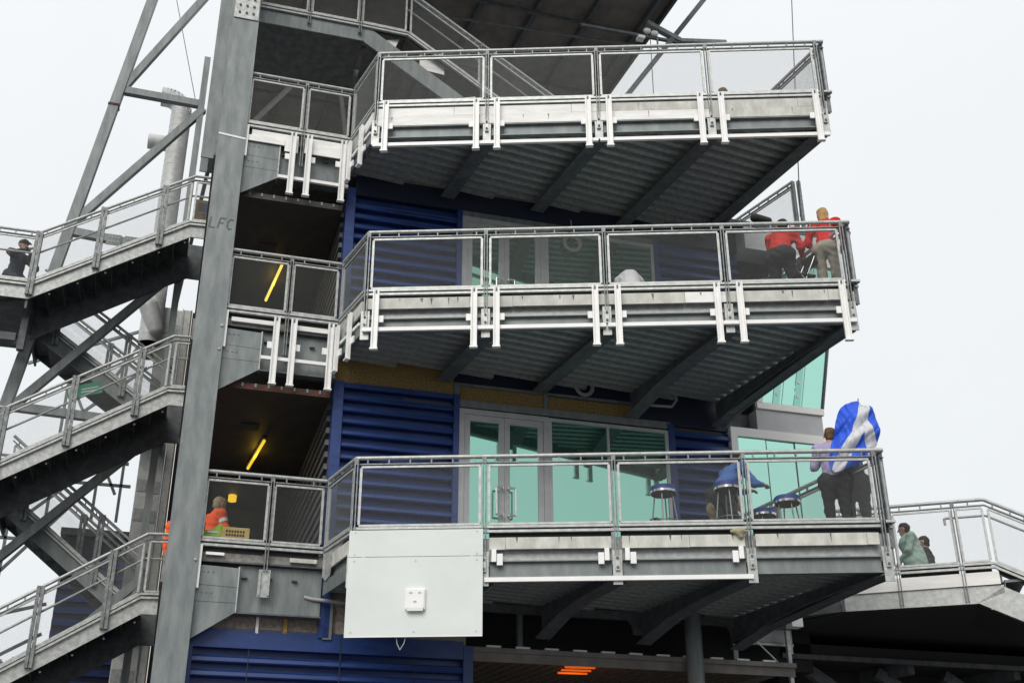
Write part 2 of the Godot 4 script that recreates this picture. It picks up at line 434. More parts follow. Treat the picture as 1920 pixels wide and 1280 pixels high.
# c: skin, top, legs, hair, shoes colours; style keys: hat, long (coat), bulk
func person(label: String, at: Vector3, yaw: float, pose: Dictionary, c: Dictionary, group := "") -> Node3D:
	var o := thing("person", label, "person", group, at)
	o.rotation.y = yaw
	var j := joints(pose)
	var bulk: float = c.get("bulk", 1.0)
	var body := [
		[j.pelvis, j.waist, 0.115 * bulk, 0.105 * bulk], [j.waist, j.chest, 0.105 * bulk, 0.12 * bulk], [j.hil, j.hir, 0.105 * bulk, 0.105 * bulk], [j.shl, j.shr, 0.062, 0.062], [j.chest, j.neck, 0.10, 0.06],
		[j.neck, j.head, 0.052, 0.05]]
	for s in ["l", "r"]:
		body.append([j["sh" + s], j["el" + s], 0.056, 0.042]); body.append([j["el" + s], j["wr" + s], 0.042, 0.027])
		body.append([j["hi" + s], j["kn" + s], 0.085, 0.058]); body.append([j["kn" + s], j["an" + s], 0.055, 0.038])
	var skin := plain(c.skin.x, c.skin.y, c.skin.z, 0.6)
	var bd := put("body", sdf(body, 0.02), skin, o)
	# head, neck and hands get a finer grid of their own
	var f: Vector3 = j.face.normalized()
	var up: Vector3 = (j.head - j.neck).normalized()
	up = (up - f * up.dot(f)).normalized()
	var sd := up.cross(f)
	var h: Vector3 = j.head
	var head := [[h + up * 0.035 - f * 0.015, h + up * 0.03 + f * 0.02, 0.082, 0.078], [h - up * 0.04 + f * 0.03, h - up * 0.075 + f * 0.045, 0.06, 0.042],
		[h + f * 0.092 + up * 0.005, h + f * 0.112 - up * 0.025, 0.011, 0.015], [h - up * 0.03, j.neck, 0.05, 0.05],
		[h + sd * 0.083 + up * 0.01, h + sd * 0.086 - up * 0.03, 0.014, 0.010], [h - sd * 0.083 + up * 0.01, h - sd * 0.086 - up * 0.03, 0.014, 0.010]]
	put("head", sdf(head, 0.009, 0.02), skin, o)
	var eyes := MB.new()
	for s in [-1.0, 1.0]: eyes.tube(h + f * 0.085 + sd * 0.033 * s + up * 0.012, h + f * 0.097 + sd * 0.033 * s + up * 0.012, 0.011, 6, 0.008)
	put("eyes", eyes, M.black, o)
	var mo := MB.new()
	mo.bar(h + f * 0.088 - up * 0.058 - sd * 0.022, h + f * 0.088 - up * 0.058 + sd * 0.022, 0.01, 0.009, up)
	put("mouth", mo, plain(c.skin.x * 0.7, c.skin.y * 0.4, c.skin.z * 0.4, 0.6), o)
	for s in ["l", "r"]:
		put("hand", sdf(hand_bones(j["wr" + s], j["el" + s], 1.0 if s == "l" else -1.0), 0.006, 0.008), skin, o)
	# clothing
	var top := [[j.waist - (j.chest - j.waist).normalized() * 0.12, j.waist, 0.128 * bulk, 0.122 * bulk], [j.waist, j.chest, 0.122 * bulk, 0.138 * bulk], [j.shl, j.shr, 0.076, 0.076], [j.chest, j.neck - up * 0.01, 0.115, 0.066]]
	for s in ["l", "r"]:
		top.append([j["sh" + s], j["el" + s], 0.072, 0.058]); top.append([j["el" + s], j["el" + s].lerp(j["wr" + s], 0.92), 0.057, 0.043])
	if c.has("coat"):
		top.append([j.waist, j.pelvis, 0.17, 0.20]); top.append([j.hil, j.knl, 0.20, 0.19]); top.append([j.hir, j.knr, 0.20, 0.19])
	var tm := plain(c.top.x, c.top.y, c.top.z, 0.85)
	put("jacket", sdf(top, 0.016, 0.06, 0.007), tm, o)
	var leg := [[j.hil, j.hir, 0.122 * bulk, 0.122 * bulk], [j.pelvis, j.waist, 0.122 * bulk, 0.11 * bulk]]
	for s in ["l", "r"]:
		leg.append([j["hi" + s], j["kn" + s], 0.102 * bulk, 0.072]); leg.append([j["kn" + s], j["an" + s], 0.070, 0.062])
	put("trousers", sdf(leg, 0.016, 0.05, 0.006), plain(c.legs.x, c.legs.y, c.legs.z, 0.85), o)
	var shoe := []
	for s in ["l", "r"]:
		var a: Vector3 = j["an" + s]
		shoe.append([a + Vector3(0, -0.045, -0.04), a + Vector3(0, -0.05, 0.15), 0.04, 0.036])
	put("shoes", sdf(shoe, 0.014, 0.02), M.black, o)
	var hm := plain(c.hair.x, c.hair.y, c.hair.z, 0.8)
	if c.has("hat"):
		var cap := [[h + up * 0.055 - f * 0.012, h + up * 0.06 + f * 0.02, 0.094, 0.088]]
		put("cap", sdf(cap, 0.01, 0.02), hm, o)
		var pk := MB.new()
		for i in 6:
			var t := -0.075 + 0.03 * i
			pk.bar(h + up * 0.05 + f * 0.08 + sd * t, h + up * 0.035 + f * (0.18 - absf(t + 0.0) * 0.5) + sd * t, 0.031, 0.008, up)
		put("cap_peak", pk, hm, o)
	else:
		var hb := [[h + up * 0.05 - f * 0.025, h + up * 0.055 + f * 0.015, 0.088, 0.080], [h - f * 0.035 + up * 0.02, h - f * 0.04 - up * 0.03, 0.082, 0.068]]
		if c.has("long"):
			hb.append([h - f * 0.05 - up * 0.02, h - f * 0.06 - up * 0.13, 0.075, 0.06])
			hb.append([h + sd * 0.06 - f * 0.02, h + sd * 0.065 - f * 0.02 - up * 0.10, 0.035, 0.03]); hb.append([h - sd * 0.06 - f * 0.02, h - sd * 0.065 - f * 0.02 - up * 0.10, 0.035, 0.03])
		put("hair", sdf(hb, 0.010, 0.02, 0.005), hm, o)
	if c.has("stripe"):
		var sm := plain(c.stripe.x, c.stripe.y, c.stripe.z, 0.5)
		for s in ["l", "r"]:
			var st := MB.new()
			var a: Vector3 = j["sh" + s].lerp(j["el" + s], 0.45)
			var dd: Vector3 = (j["el" + s] - j["sh" + s]).normalized()
			st.tube(a - dd * 0.03, a + dd * 0.03, 0.071, 14, -1, false)
			put("sleeve_band", st, sm, o)
	bd.visible = true
	return o

# ================================================================== scene
func _ready() -> void:
	var cam := Camera3D.new()
	cam.name = "camera"
	add_child(cam)
	cam.position = Vector3(-0.368, 1.6, 17.128)
	cam.rotation_order = EULER_ORDER_YXZ
	cam.rotation = Vector3(deg_to_rad(25.2802), deg_to_rad(-16.6944), deg_to_rad(-0.2221))
	cam.fov = 32.392
	cam.near = 0.05
	cam.far = 3000.0
	cam.current = true

	var env := Environment.new()
	env.background_mode = Environment.BG_SKY
	var sky := Sky.new()
	var sm := ProceduralSkyMaterial.new()
	sm.sky_top_color = Color(1.0, 1.0, 1.0)
	sm.sky_horizon_color = Color(0.815, 0.832, 0.845)
	sm.sky_curve = 3.0
	sm.ground_horizon_color = Color(0.40, 0.40, 0.40)
	sm.ground_bottom_color = Color(0.25, 0.25, 0.25)
	sm.sun_angle_max = 0.0
	sm.energy_multiplier = 0.81
	var cn := FastNoiseLite.new()
	cn.seed = 5
	cn.frequency = 0.006
	cn.fractal_octaves = 5
	var cg := Gradient.new()
	cg.set_color(0, Color(1, 1, 1, 0.0)); cg.set_color(1, Color(1, 1, 1, 0.10))
	var ct := NoiseTexture2D.new()
	ct.width = 1024; ct.height = 512; ct.seamless = true
	ct.noise = cn; ct.color_ramp = cg
	sm.sky_cover = ct
	sm.sky_cover_modulate = Color(1.0, 1.0, 1.0, 0.6)
	sky.sky_material = sm
	env.sky = sky
	env.tonemap_mode = Environment.TONE_MAPPER_LINEAR
	env.tonemap_exposure = 1.55
	env.sdfgi_enabled = true
	env.ssao_enabled = true
	env.ssil_enabled = true
	var we := WorldEnvironment.new()
	we.name = "environment"
	we.environment = env
	add_child(we)

	var sun := DirectionalLight3D.new()
	sun.name = "sun"
	add_child(sun)
	sun.light_energy = 0.5
	sun.light_color = Color(1.0, 0.985, 0.96)
	sun.light_angular_distance = 44.0
	sun.shadow_enabled = true
	sun.rotation = Vector3(deg_to_rad(-40), deg_to_rad(-34), 0)

	rng.seed = 7
	noise.seed = 11
	noise.frequency = 2.0
	make_materials()
	build_ground()
	build_columns()
	build_mast()
	build_stairs()
	build_building()
	build_balconies()
	build_walkways()
	build_signs()
	build_glass_box()
	build_roof()
	build_upper_stair()
	build_underside()
	build_right_landing()
	build_details()
	build_people()

# ------------------------------------------------------------------ ground
func build_ground() -> void:
	var m := MB.new()
	m.quad(Vector3(-1500, 0, -1500), Vector3(1500, 0, -1500), Vector3(1500, 0, 1500), Vector3(-1500, 0, 1500), Vector3.UP)
	tag(put("ground", m, M.ground), "grey concrete forecourt below the stand", "", "", "structure")

# ------------------------------------------------------------------ columns
func h_section(c: Vector3, w: float, d: float, y0: float, y1: float, o: Node3D, mat: Material, t := 0.03) -> void:
	pbox("flange", c + Vector3(-w / 2, y0, d / 2 - t), c + Vector3(w / 2, y1, d / 2), mat, o)
	pbox("flange", c + Vector3(-w / 2, y0, -d / 2), c + Vector3(w / 2, y1, -d / 2 + t), mat, o)
	pbox("web", c + Vector3(-t / 2, y0, -d / 2 + t), c + Vector3(t / 2, y1, d / 2 - t), mat, o)

func build_columns() -> void:
	var o := thing("steel_column", "tall galvanised H column beside the balconies with a bolted splice near the top", "column")
	h_section(Vector3(-0.16, 0, -0.13), 0.45, 0.46, 0.0, 24.0, o, M.galv)
	pbox("splice_plate", Vector3(-0.37, 15.66, 0.101), Vector3(0.05, 17.6, 0.122), M.rail, o)
	for r in 5:
		for k in 3:
			var m := MB.new()
			var p := Vector3(-0.28 + 0.12 * k, 15.78 + 0.16 * r, 0.122)
			m.tube(p, p + Vector3(0, 0, 0.022), 0.022, 6)
			put("bolt", m, M.steel_dark, o)
	pbar("weld_seam", Vector3(-0.384, 13.19, 0.102), Vector3(0.064, 13.15, 0.102), 0.012, 0.035, M.plank, o)
	for y in [9.65, 9.25, 5.95]:
		var m := MB.new()
		m.tube(Vector3(0.02, y, 0.1), Vector3(0.02, y, 0.125), 0.02, 6)
		put("bolt", m, M.rail, o)
	# letters written on the flange: L F C
	var L := MB.new()
	var z := 0.1025
	var st := [[0.0, 0.19, 0.0, 0.0], [0.0, 0.0, 0.09, 0.0], [0.145, 0.19, 0.135, 0.0], [0.145, 0.19, 0.235, 0.19], [0.14, 0.10, 0.21, 0.10],
		[0.36, 0.175, 0.31, 0.19], [0.31, 0.19, 0.275, 0.14], [0.275, 0.14, 0.275, 0.05], [0.275, 0.05, 0.31, 0.0], [0.31, 0.0, 0.36, 0.015]]
	for s in st:
		L.bar(Vector3(-0.355 + s[0] + s[1] * 0.12, 11.37 + s[1], z), Vector3(-0.355 + s[2] + s[3] * 0.12, 11.37 + s[3], z), 0.002, 0.026, Vector3(0.3, 1, 0) if absf(s[2] - s[0]) > 0.05 else Vector3(1, 0, 0))
	put("hand_lettering", L, plain(0.105, 0.122, 0.127, 0.7), o)

	o = thing("steel_column", "second galvanised column close behind the tall H column, above the top floor", "column")
	h_section(Vector3(-0.49, 0, -1.35), 0.30, 0.5, 13.45, 24.0, o, M.galv)

	for d in [[-1.02, "left clad steel column at the back of the stair well"], [-0.78, "middle clad steel column at the back of the stair well"]]:
		o = thing("steel_column", d[1], "column", "clad columns behind the stairs")
		pbox("cladding", Vector3(d[0] - 0.11, 0, -6.75), Vector3(d[0] + 0.11, 13.0, -6.42 if d[0] < -0.9 else -6.5), M.zinc, o)
		pbox("edge_trim", Vector3(d[0] + 0.11, 0, -6.6), Vector3(d[0] + 0.13, 13.0, -6.40), M.rail, o)
		for y in [5.2, 8.3, 8.9, 12.4]:
			pbox("cover_plate", Vector3(d[0] - 0.09, y, -6.42 if d[0] < -0.9 else -6.5), Vector3(d[0] + 0.09, y + 0.25, -6.405 if d[0] < -0.9 else -6.485), M.rail, o)
	var rb := thing("rear_building", "low blue slatted building seen behind the foot of the stair tower", "building")
	pbox("wall", Vector3(-2.5, 0, -12.0), Vector3(-0.6, 8.6, -9.0), M.blue_dark, rb)
	for k in 12: pbox("slat", Vector3(-2.5, 5.2 + 0.25 * k, -8.998), Vector3(-0.6, 5.33 + 0.25 * k, -8.95), M.blue, rb)
	pbox("roof_edge", Vector3(-2.6, 8.602, -12.0), Vector3(-0.6, 8.75, -8.9), M.steel_dark, rb)
	rb = thing("scaffold", "thin grey scaffold bars between the stair tower and the low blue building", "scaffold")
	for q in [[-3.4, 9.2, -1.5, 11.2], [-3.3, 8.8, -1.2, 10.9], [-3.2, 12.6, -1.6, 9.4], [-2.9, 8.8, -2.9, 12.0], [-2.0, 8.8, -2.0, 11.6], [-3.3, 10.1, -1.4, 10.1], [-3.0, 9.6, -1.3, 9.6],
		[-1.5, 14.2, -3.4, 11.9], [-1.2, 13.6, -2.0, 12.0], [-3.8, 12.2, -1.3, 13.4], [-2.5, 11.2, -1.3, 12.4], [-1.5, 8.8, -1.5, 13.2], [-3.6, 7.6, -2.2, 9.4], [-4.4, 8.3, -2.4, 8.3], [-3.6, 5.0, -3.6, 9.0], [-4.6, 6.4, -2.6, 7.0], [-4.2, 5.4, -2.6, 6.4]]:
		pbar("bar", Vector3(q[0], q[1], -8.4), Vector3(q[2], q[3], -8.4), 0.06, 0.06, M.galv, rb, Vector3(0, 0, 1))
	o = thing("steel_column", "wide clad column between the stair well and the dark rear wall", "column", "clad columns behind the stairs")
	pbox("cladding", Vector3(-0.645, 0, -6.75), Vector3(-0.5, 13.0, -6.44), M.zinc, o)
	pbox("edge_trim", Vector3(-0.5, 0, -6.6), Vector3(-0.47, 13.0, -6.42), M.osb, o)

# ------------------------------------------------------------------ raking lattice mast at the left
func build_mast() -> void:
	var o := thing("lattice_mast", "tall leaning lattice mast of grey box steel left of the column", "mast")
	var zz := -4.9
	var leg := func(y: float) -> Vector3: return Vector3(-4.955 + 0.1404 * y, y, zz)
	pbar("leg", leg.call(0.0), leg.call(24.0), 0.2, 0.2, M.galv, o, Vector3(0, 0, 1))
	pbar("inner_post", Vector3(-0.82, 0, zz), Vector3(-0.82, 18.5, zz), 0.13, 0.13, M.galv, o, Vector3(0, 0, 1))
	var dg := [[Vector3(-0.55, 21.2, zz), Vector3(-2.45, 17.36, zz)], [Vector3(-0.77, 17.12, zz), Vector3(-2.93, 13.95, zz)], [Vector3(-0.80, 13.2, zz), Vector3(-3.45, 9.85, zz)], [Vector3(-0.82, 9.62, zz), Vector3(-4.0, 6.15, zz)], [Vector3(-0.82, 6.75, zz), Vector3(-4.4, 3.0, zz)]]
	for d in dg: pbar("diagonal_brace", d[0], d[1], 0.15, 0.15, M.galv, o, Vector3(0, 0, 1))
	var hz := [[17.27, 17.24], [13.68, 13.52], [9.85, 9.75]]
	for h in hz:
		pbar("cross_beam", leg.call(h[0]) + Vector3(0.1, 0, 0), Vector3(-0.885, h[1], zz), 0.14, 0.16, M.galv, o)
	for gx in [-2.3, -1.95]:
		pbox("gusset_plate", Vector3(gx, 13.46, zz + 0.075), Vector3(gx + 0.28, 13.7, zz + 0.095), M.galv, o)
		for k in 8:
			var m := MB.new()
			var p := Vector3(gx + 0.05 + 0.06 * (k % 4), 13.53 + 0.1 * (k / 4), zz + 0.095)
			m.tube(p, p + Vector3(0, 0, 0.015), 0.014, 6)
			put("bolt", m, M.rail, o)
	pbox("sleeve_joint", leg.call(16.8) + Vector3(-0.112, 0, -0.112), leg.call(16.8) + Vector3(0.118, 0.05, 0.112), M.rust, o)

# ------------------------------------------------------------------ stair tower
const SXA := -3.36
const SXB := -0.72

func stair_railing(label: String, pts: Array, posts: Array, grab: bool) -> void:
	var o := thing("stair_railing", label, "railing", "railings of the stair tower")
	handrail(pts, o, 0.028)
	for i in pts.size() - 1: rail_bay(pts[i], pts[i + 1], o, 0.05, grab)
	for p in posts:
		rail_post(p, Vector3(1, 0, 0), 1.32, o, Vector3.ZERO, 0.034)

func build_stairs() -> void:
	var lv := ["top", "middle", "lowest"]
	for li in 3:
		var F: float = FLR[li]
		var ym := F - 1.70
		# front flight, up to the right
		var o := thing("stair_flight", "%s front stair flight rising right to the tall column" % lv[li], "stairs", "stair flights of the tower")
		for z in [-3.6, -4.78]:
			var m := MB.new()
			var hi := 0.05 if z > -4.0 else 0.24
			var lo := 0.28 if z > -4.0 else 0.58
			m.prism([Vector3(SXA, ym + hi, z), Vector3(SXB, F + hi, z), Vector3(-0.30, F + hi, z), Vector3(-0.30, F - lo + 0.04, z), Vector3(SXB + 0.05, F - lo + 0.04, z), Vector3(SXA, ym - lo, z)], Vector3(0, 0, -0.03))
			put("stringer", m, M.rail if z > -4.0 else M.steel_dark, o)
		for k in 10:
			var x := SXA + 0.264 * k
			var y := ym + 0.17 * (k + 1)
			var m := MB.new()
			m.box(Vector3(x, y - 0.05, -4.77), Vector3(x + 0.285, y - 0.01, -3.64))
			m.box(Vector3(x - 0.0, y - 0.40, -4.77), Vector3(x + 0.012, y - 0.052, -3.64))
			put("tread", m, M.steel_dark, o)
		for k in 6:
			var m := MB.new()
			var p := Vector3(SXA + 0.35 + 0.45 * k, ym - 0.14 + 0.29 * k, -3.598)
			m.tube(p, p + Vector3(0, 0, 0.012), 0.018, 6)
			put("bolt", m, M.steel_dark, o)
		# half landing
		var l := thing("stair_landing", "%s half landing at the left end of the stair tower" % lv[li], "landing", "half landings of the tower")
		pbox("slab", Vector3(-5.6, ym - 0.1, -6.36), Vector3(SXA, ym - 0.01, -3.64), M.steel_dark, l)
		pbox("edge_beam", Vector3(-5.6, ym - 0.28, -3.63), Vector3(SXA, ym, -3.6), M.rail, l)
		pbox("edge_beam", Vector3(SXA - 0.04, ym - 0.45, -6.36), Vector3(SXA, ym - 0.102, -3.64), M.steel_dark, l)
		pbox("support_beam", Vector3(-5.6, ym - 0.95, -4.1), Vector3(-3.5, ym - 0.8, -4.0), M.steel_dark, l)
		pbar("support_brace", Vector3(-5.2, ym - 0.8, -3.9), Vector3(-3.45, ym - 0.12, -3.9), 0.08, 0.08, M.steel_dark, l)
		pbar("support_brace", Vector3(-3.45, ym - 0.85, -4.4), Vector3(-5.2, ym - 0.15, -4.4), 0.08, 0.08, M.steel_dark, l)
		pbox("hanger_post", Vector3(-3.46, ym - 1.1, -4.15), Vector3(-3.34, ym - 0.12, -4.03), M.steel_dark, l)
		# back flight, down to the right
		var FB: float = FLR[li + 1] if li < 2 else 2.6
		var b := thing("stair_flight", "%s back stair flight falling right behind the front flight" % lv[li], "stairs", "stair flights of the tower")
		for z in [-5.2, -6.34]:
			var m := MB.new()
			m.prism([Vector3(SXA, ym + 0.12, z), Vector3(SXB, FB + 0.12, z), Vector3(SXB, FB - 0.28, z), Vector3(SXA, ym - 0.28, z)], Vector3(0, 0, -0.03))
			put("stringer", m, M.galv, b)
		for k in 10:
			var x := SXA + 0.264 * k
			var y := ym - (ym - FB) / 10.0 * (k + 1)
			var m := MB.new()
			m.box(Vector3(x, y - 0.05, -6.33), Vector3(x + 0.285, y - 0.01, -5.24))
			m.box(Vector3(x, y - 0.008, -6.33), Vector3(x + 0.012, y + 0.15, -5.24))
			put("tread", m, M.steel_dark, b)
		# railings
		var T := 1.15
		stair_railing("railing along the %s front stair flight" % lv[li], [Vector3(-5.6, ym + T - 0.05, -3.58), Vector3(SXA, ym + T - 0.05, -3.58), Vector3(SXB, F + T - 0.02, -3.58), Vector3(-0.25, F + T, -3.58)],
			[Vector3(SXA, ym + T - 0.05, -3.55), Vector3(-2.3, ym + T + 0.66, -3.55), Vector3(-1.24, ym + T + 1.34, -3.55)], true)
		stair_railing("railing on the near side of the %s back stair flight" % lv[li], [Vector3(SXA, ym + T, -5.17), Vector3(SXB, FB + T, -5.17)],
			[Vector3(-2.95, ym + T - 0.28, -5.14), Vector3(-1.6, ym + T - (ym - FB) * 0.667, -5.14)], false)
		stair_railing("railing on the far side of the %s half landing" % lv[li], [Vector3(-5.6, ym + T, -6.33), Vector3(SXA, ym + T, -6.33), Vector3(SXB, FB + T, -6.33)],
			[Vector3(SXA, ym + T, -6.3), Vector3(-2.0, ym + T - (ym - FB) * 0.515, -6.3)], false)

# ------------------------------------------------------------------ building core and facades
func slats(o: Node3D, x0: float, x1: float, y0: float, y1: float, mat: Material, pitch := 0.2) -> void:
	var n := int((y1 - y0) / pitch)
	for k in n:
		var y := y1 - pitch * (k + 1)
		var m := MB.new()
		m.prism([Vector3(x0, y, WZ - 0.145), Vector3(x0, y + 0.002, WZ - 0.022), Vector3(x0, y + 0.018, WZ - 0.006), Vector3(x0, y + 0.07, WZ - 0.018), Vector3(x0, y + 0.085, WZ - 0.010), Vector3(x0, y + 0.105, WZ - 0.05), Vector3(x0, y + 0.115, WZ - 0.145)], Vector3(x1 - x0, 0, 0))
		put("slat", m, mat, o)

func pane(o: Node3D, x0: float, x1: float, y0: float, y1: float, z: float, mat: Material) -> void:
	pbox("pane", Vector3(x0, y0, z - 0.012), Vector3(x1, y1, z), mat, o)

func glazed_front(o: Node3D, y0: float, y1: float, xe: float) -> void:
	var z := WZ
	# door set
	pbox("door_frame", Vector3(3.93, y0, z - 0.08), Vector3(4.02, y1, z + 0.0), M.frame, o)
	pbox("door_frame", Vector3(5.37, y0, z - 0.08), Vector3(5.46, y1, z + 0.0), M.frame, o)
	pbox("door_frame", Vector3(4.02, y1 - 0.09, z - 0.08), Vector3(5.37, y1, z + 0.0), M.frame, o)
	for s in 2:
		var a := 4.025 if s == 0 else 4.70
		var b := 4.695 if s == 0 else 5.365
		var m := MB.new()
		m.box(Vector3(a, y0, z - 0.065), Vector3(a + 0.09, y1 - 0.095, z - 0.012))
		m.box(Vector3(b - 0.09, y0, z - 0.065), Vector3(b, y1 - 0.095, z - 0.012))
		m.box(Vector3(a + 0.09, y1 - 0.2, z - 0.065), Vector3(b - 0.09, y1 - 0.095, z - 0.012))
		m.box(Vector3(a + 0.09, y0, z - 0.065), Vector3(b - 0.09, y0 + 0.2, z - 0.012))
		var d := put("door", m, M.frame, o)
		pbox("pane", Vector3(a + 0.09, y0 + 0.2, z - 0.05), Vector3(b - 0.09, y1 - 0.2, z - 0.038), M.glass, d)
		var hx := b - 0.05 if s == 0 else a + 0.05
		var hs := -0.11 if s == 0 else 0.11
		var hm := MB.new()
		hm.path([Vector3(hx, y0 + 0.9, z - 0.01), Vector3(hx, y0 + 0.9, z + 0.07), Vector3(hx + hs, y0 + 0.9, z + 0.075), Vector3(hx + hs, y0 + 1.35, z + 0.075), Vector3(hx, y0 + 1.35, z + 0.07), Vector3(hx, y0 + 1.35, z - 0.01)], 0.017, 8)
		put("handle", hm, M.chrome, d)
	# fixed lights
	var xm := 6.50
	var wn := put("window", _frame4(5.46, xe, y0, y1 - 0.01, z, 0.055), M.frame, o)
	pbox("mullion", Vector3(xm, y0 + 0.055, z - 0.06), Vector3(xm + 0.04, y1 - 0.065, z - 0.005), M.frame, wn)
	pane(wn, 5.515, xm, y0 + 0.055, y1 - 0.065, z - 0.03, M.glass)
	pane(wn, xm + 0.04, xe - 0.055, y0 + 0.055, y1 - 0.065, z - 0.03, M.glass)

func _frame4(x0: float, x1: float, y0: float, y1: float, z: float, w: float) -> MB:
	var m := MB.new()
	m.box(Vector3(x0 + 0.002, y0, z - 0.07), Vector3(x0 + w, y1, z))
	m.box(Vector3(x1 - w, y0, z - 0.07), Vector3(x1, y1, z))
	m.box(Vector3(x0 + w, y1 - w, z - 0.07), Vector3(x1 - w, y1, z))
	m.box(Vector3(x0 + w, y0, z - 0.07), Vector3(x1 - w, y0 + w, z))
	return m

func build_building() -> void:
	var o := thing("tower_building", "dark core of the tower with corridors, rooms and floors behind the facade", "building")
	pbox("floor_slab", Vector3(-0.42, 13.02, -14.0), Vector3(8.7, 13.43, WZ - 0.12), M.concrete, o)
	pbox("floor_slab", Vector3(-0.42, 9.55, -6.5), Vector3(8.9, 9.92, WZ - 0.12), M.concrete, o)
	pbox("floor_slab", Vector3(-0.42, 5.70, -6.5), Vector3(10.6, 6.13, WZ - 0.12), M.concrete, o)
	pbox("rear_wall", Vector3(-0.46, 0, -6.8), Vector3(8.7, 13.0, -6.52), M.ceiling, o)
	pbox("side_wall", Vector3(8.75, 9.93, -6.4), Vector3(9.2, 13.0, WZ - 0.4), M.dark, o)
	for li in [1, 2]:
		var F: float = FLR[li]
		var yc := F + 2.24 if li == 1 else F + 2.58
		# corridor ceiling and the ribbed wall at its right
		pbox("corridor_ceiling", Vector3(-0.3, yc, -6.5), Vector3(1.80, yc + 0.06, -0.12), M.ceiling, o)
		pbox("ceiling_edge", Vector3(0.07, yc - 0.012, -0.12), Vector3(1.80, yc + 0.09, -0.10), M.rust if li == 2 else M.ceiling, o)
		for k in 8:
			pbox("ceiling_clip", Vector3(0.22 + 0.2 * k, yc + 0.03, -0.10), Vector3(0.25 + 0.2 * k, yc + 0.09, -0.09), M.galv, o)
		pbox("ceiling_hatch", Vector3(0.55, yc - 0.012, -1.9), Vector3(0.85, yc - 0.001, -1.6), M.dark, o)
		var w := pbox("side_wall", Vector3(1.87, F, -6.5), Vector3(1.93, F + 3.0, -0.42), M.blue_dark, o)
		for k in 13:
			pbox("rib", Vector3(1.81, F + 0.1 + 0.2 * k, -6.5), Vector3(1.868, F + 0.19 + 0.2 * k, -0.42), M.steel_dark, w)
		# room behind the glass
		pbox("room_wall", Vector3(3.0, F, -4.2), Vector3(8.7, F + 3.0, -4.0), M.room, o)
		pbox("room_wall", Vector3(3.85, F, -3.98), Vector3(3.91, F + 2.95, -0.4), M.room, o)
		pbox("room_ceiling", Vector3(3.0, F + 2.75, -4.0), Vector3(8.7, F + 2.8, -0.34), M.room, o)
	for k in 3:
		var l := pbox("room_light", Vector3(5.02 + 0.03 * k, 12.50, -1.0 - 0.25 * k), Vector3(5.52 + 0.03 * k, 12.53, -0.97 - 0.25 * k), M.room_light, o)
	var om := OmniLight3D.new()
	om.name = "room_glow"
	om.position = Vector3(5.2, 12.4, -1.9)
	om.light_color = Color(1.0, 0.85, 0.35)
	om.light_energy = 0.5
	om.light_size = 0.4
	om.omni_range = 12.0
	om.omni_attenuation = 2.0
	om.shadow_enabled = true
	add_child(om)

	# ---- facade of the lowest balcony
	var f := thing("facade_wall", "facade behind the lowest balcony with blue slats, double glass doors and plywood strips above", "wall")
	pbox("backing", Vector3(2.02, 6.15, WZ - 0.3), Vector3(3.85, 9.03, WZ - 0.146), M.blue, f)
	slats(f, 2.02, 3.83, 6.15, 8.97, M.blue)
	pbox("head_trim", Vector3(2.02, 8.975, WZ - 0.074), Vector3(3.83, 9.06, WZ - 0.01), M.blue, f)
	pbox("corner_post", Vector3(1.86, 5.0, WZ - 0.2), Vector3(2.018, 9.06, WZ + 0.03), M.blue, f)
	pbox("edge_trim", Vector3(3.832, 6.15, WZ - 0.19), Vector3(3.925, 9.06, WZ + 0.015), M.blue, f)
	pbox("plywood_board", Vector3(1.86, 9.065, WZ - 0.1), Vector3(3.84, 9.62, WZ - 0.06), M.osb, f)
	pbox("plywood_board", Vector3(3.95, 8.99, WZ - 0.1), Vector3(5.40, 9.24, WZ - 0.07), M.osb, f)
	pbox("plywood_board", Vector3(5.47, 8.99, WZ - 0.1), Vector3(7.05, 9.23, WZ - 0.07), M.osb, f)
	pbox("dark_header", Vector3(3.86, 9.29, WZ - 0.15), Vector3(8.8, 9.62, WZ - 0.08), M.blue_dark, f)
	pbox("dark_header", Vector3(7.06, 8.95, WZ - 0.15), Vector3(8.8, 9.288, WZ - 0.08), M.blue_dark, f)
	pbox("top_channel", Vector3(3.84, 9.245, WZ - 0.1), Vector3(7.06, 9.285, WZ - 0.03), M.galv, f)
	pbox("stud", Vector3(3.845, 9.06, WZ - 0.1), Vector3(3.945, 9.244, WZ - 0.04), M.galv, f)
	pbox("stud", Vector3(5.402, 8.99, WZ - 0.1), Vector3(5.468, 9.244, WZ - 0.05), M.galv, f)
	pbox("head_channel", Vector3(3.93, 8.86, WZ - 0.1), Vector3(7.68, 8.985, WZ - 0.02), M.galv, f)
	glazed_front(f, 6.16, 8.83, 7.62)
	pbox("edge_trim", Vector3(7.625, 6.15, WZ - 0.15), Vector3(7.74, 8.95, WZ + 0.01), M.blue, f)
	pbox("backing", Vector3(7.742, 6.15, WZ - 0.3), Vector3(8.80, 9.03, WZ - 0.146), M.blue, f)
	slats(f, 7.745, 8.78, 6.15, 8.95, M.blue)

	# ---- facade of the middle balcony
	f = thing("facade_wall", "facade behind the middle balcony, blue slats left and dark glazing right of the doors", "wall")
	pbox("backing", Vector3(2.02, 9.93, WZ - 0.3), Vector3(3.85, 12.6, WZ - 0.146), M.blue, f)
	slats(f, 2.02, 3.83, 9.93, 12.53, M.blue)
	pbox("corner_post", Vector3(1.86, 9.63, WZ - 0.2), Vector3(2.018, 12.7, WZ + 0.03), M.blue, f)
	pbox("edge_trim", Vector3(3.832, 9.93, WZ - 0.19), Vector3(3.925, 12.6, WZ + 0.015), M.blue, f)
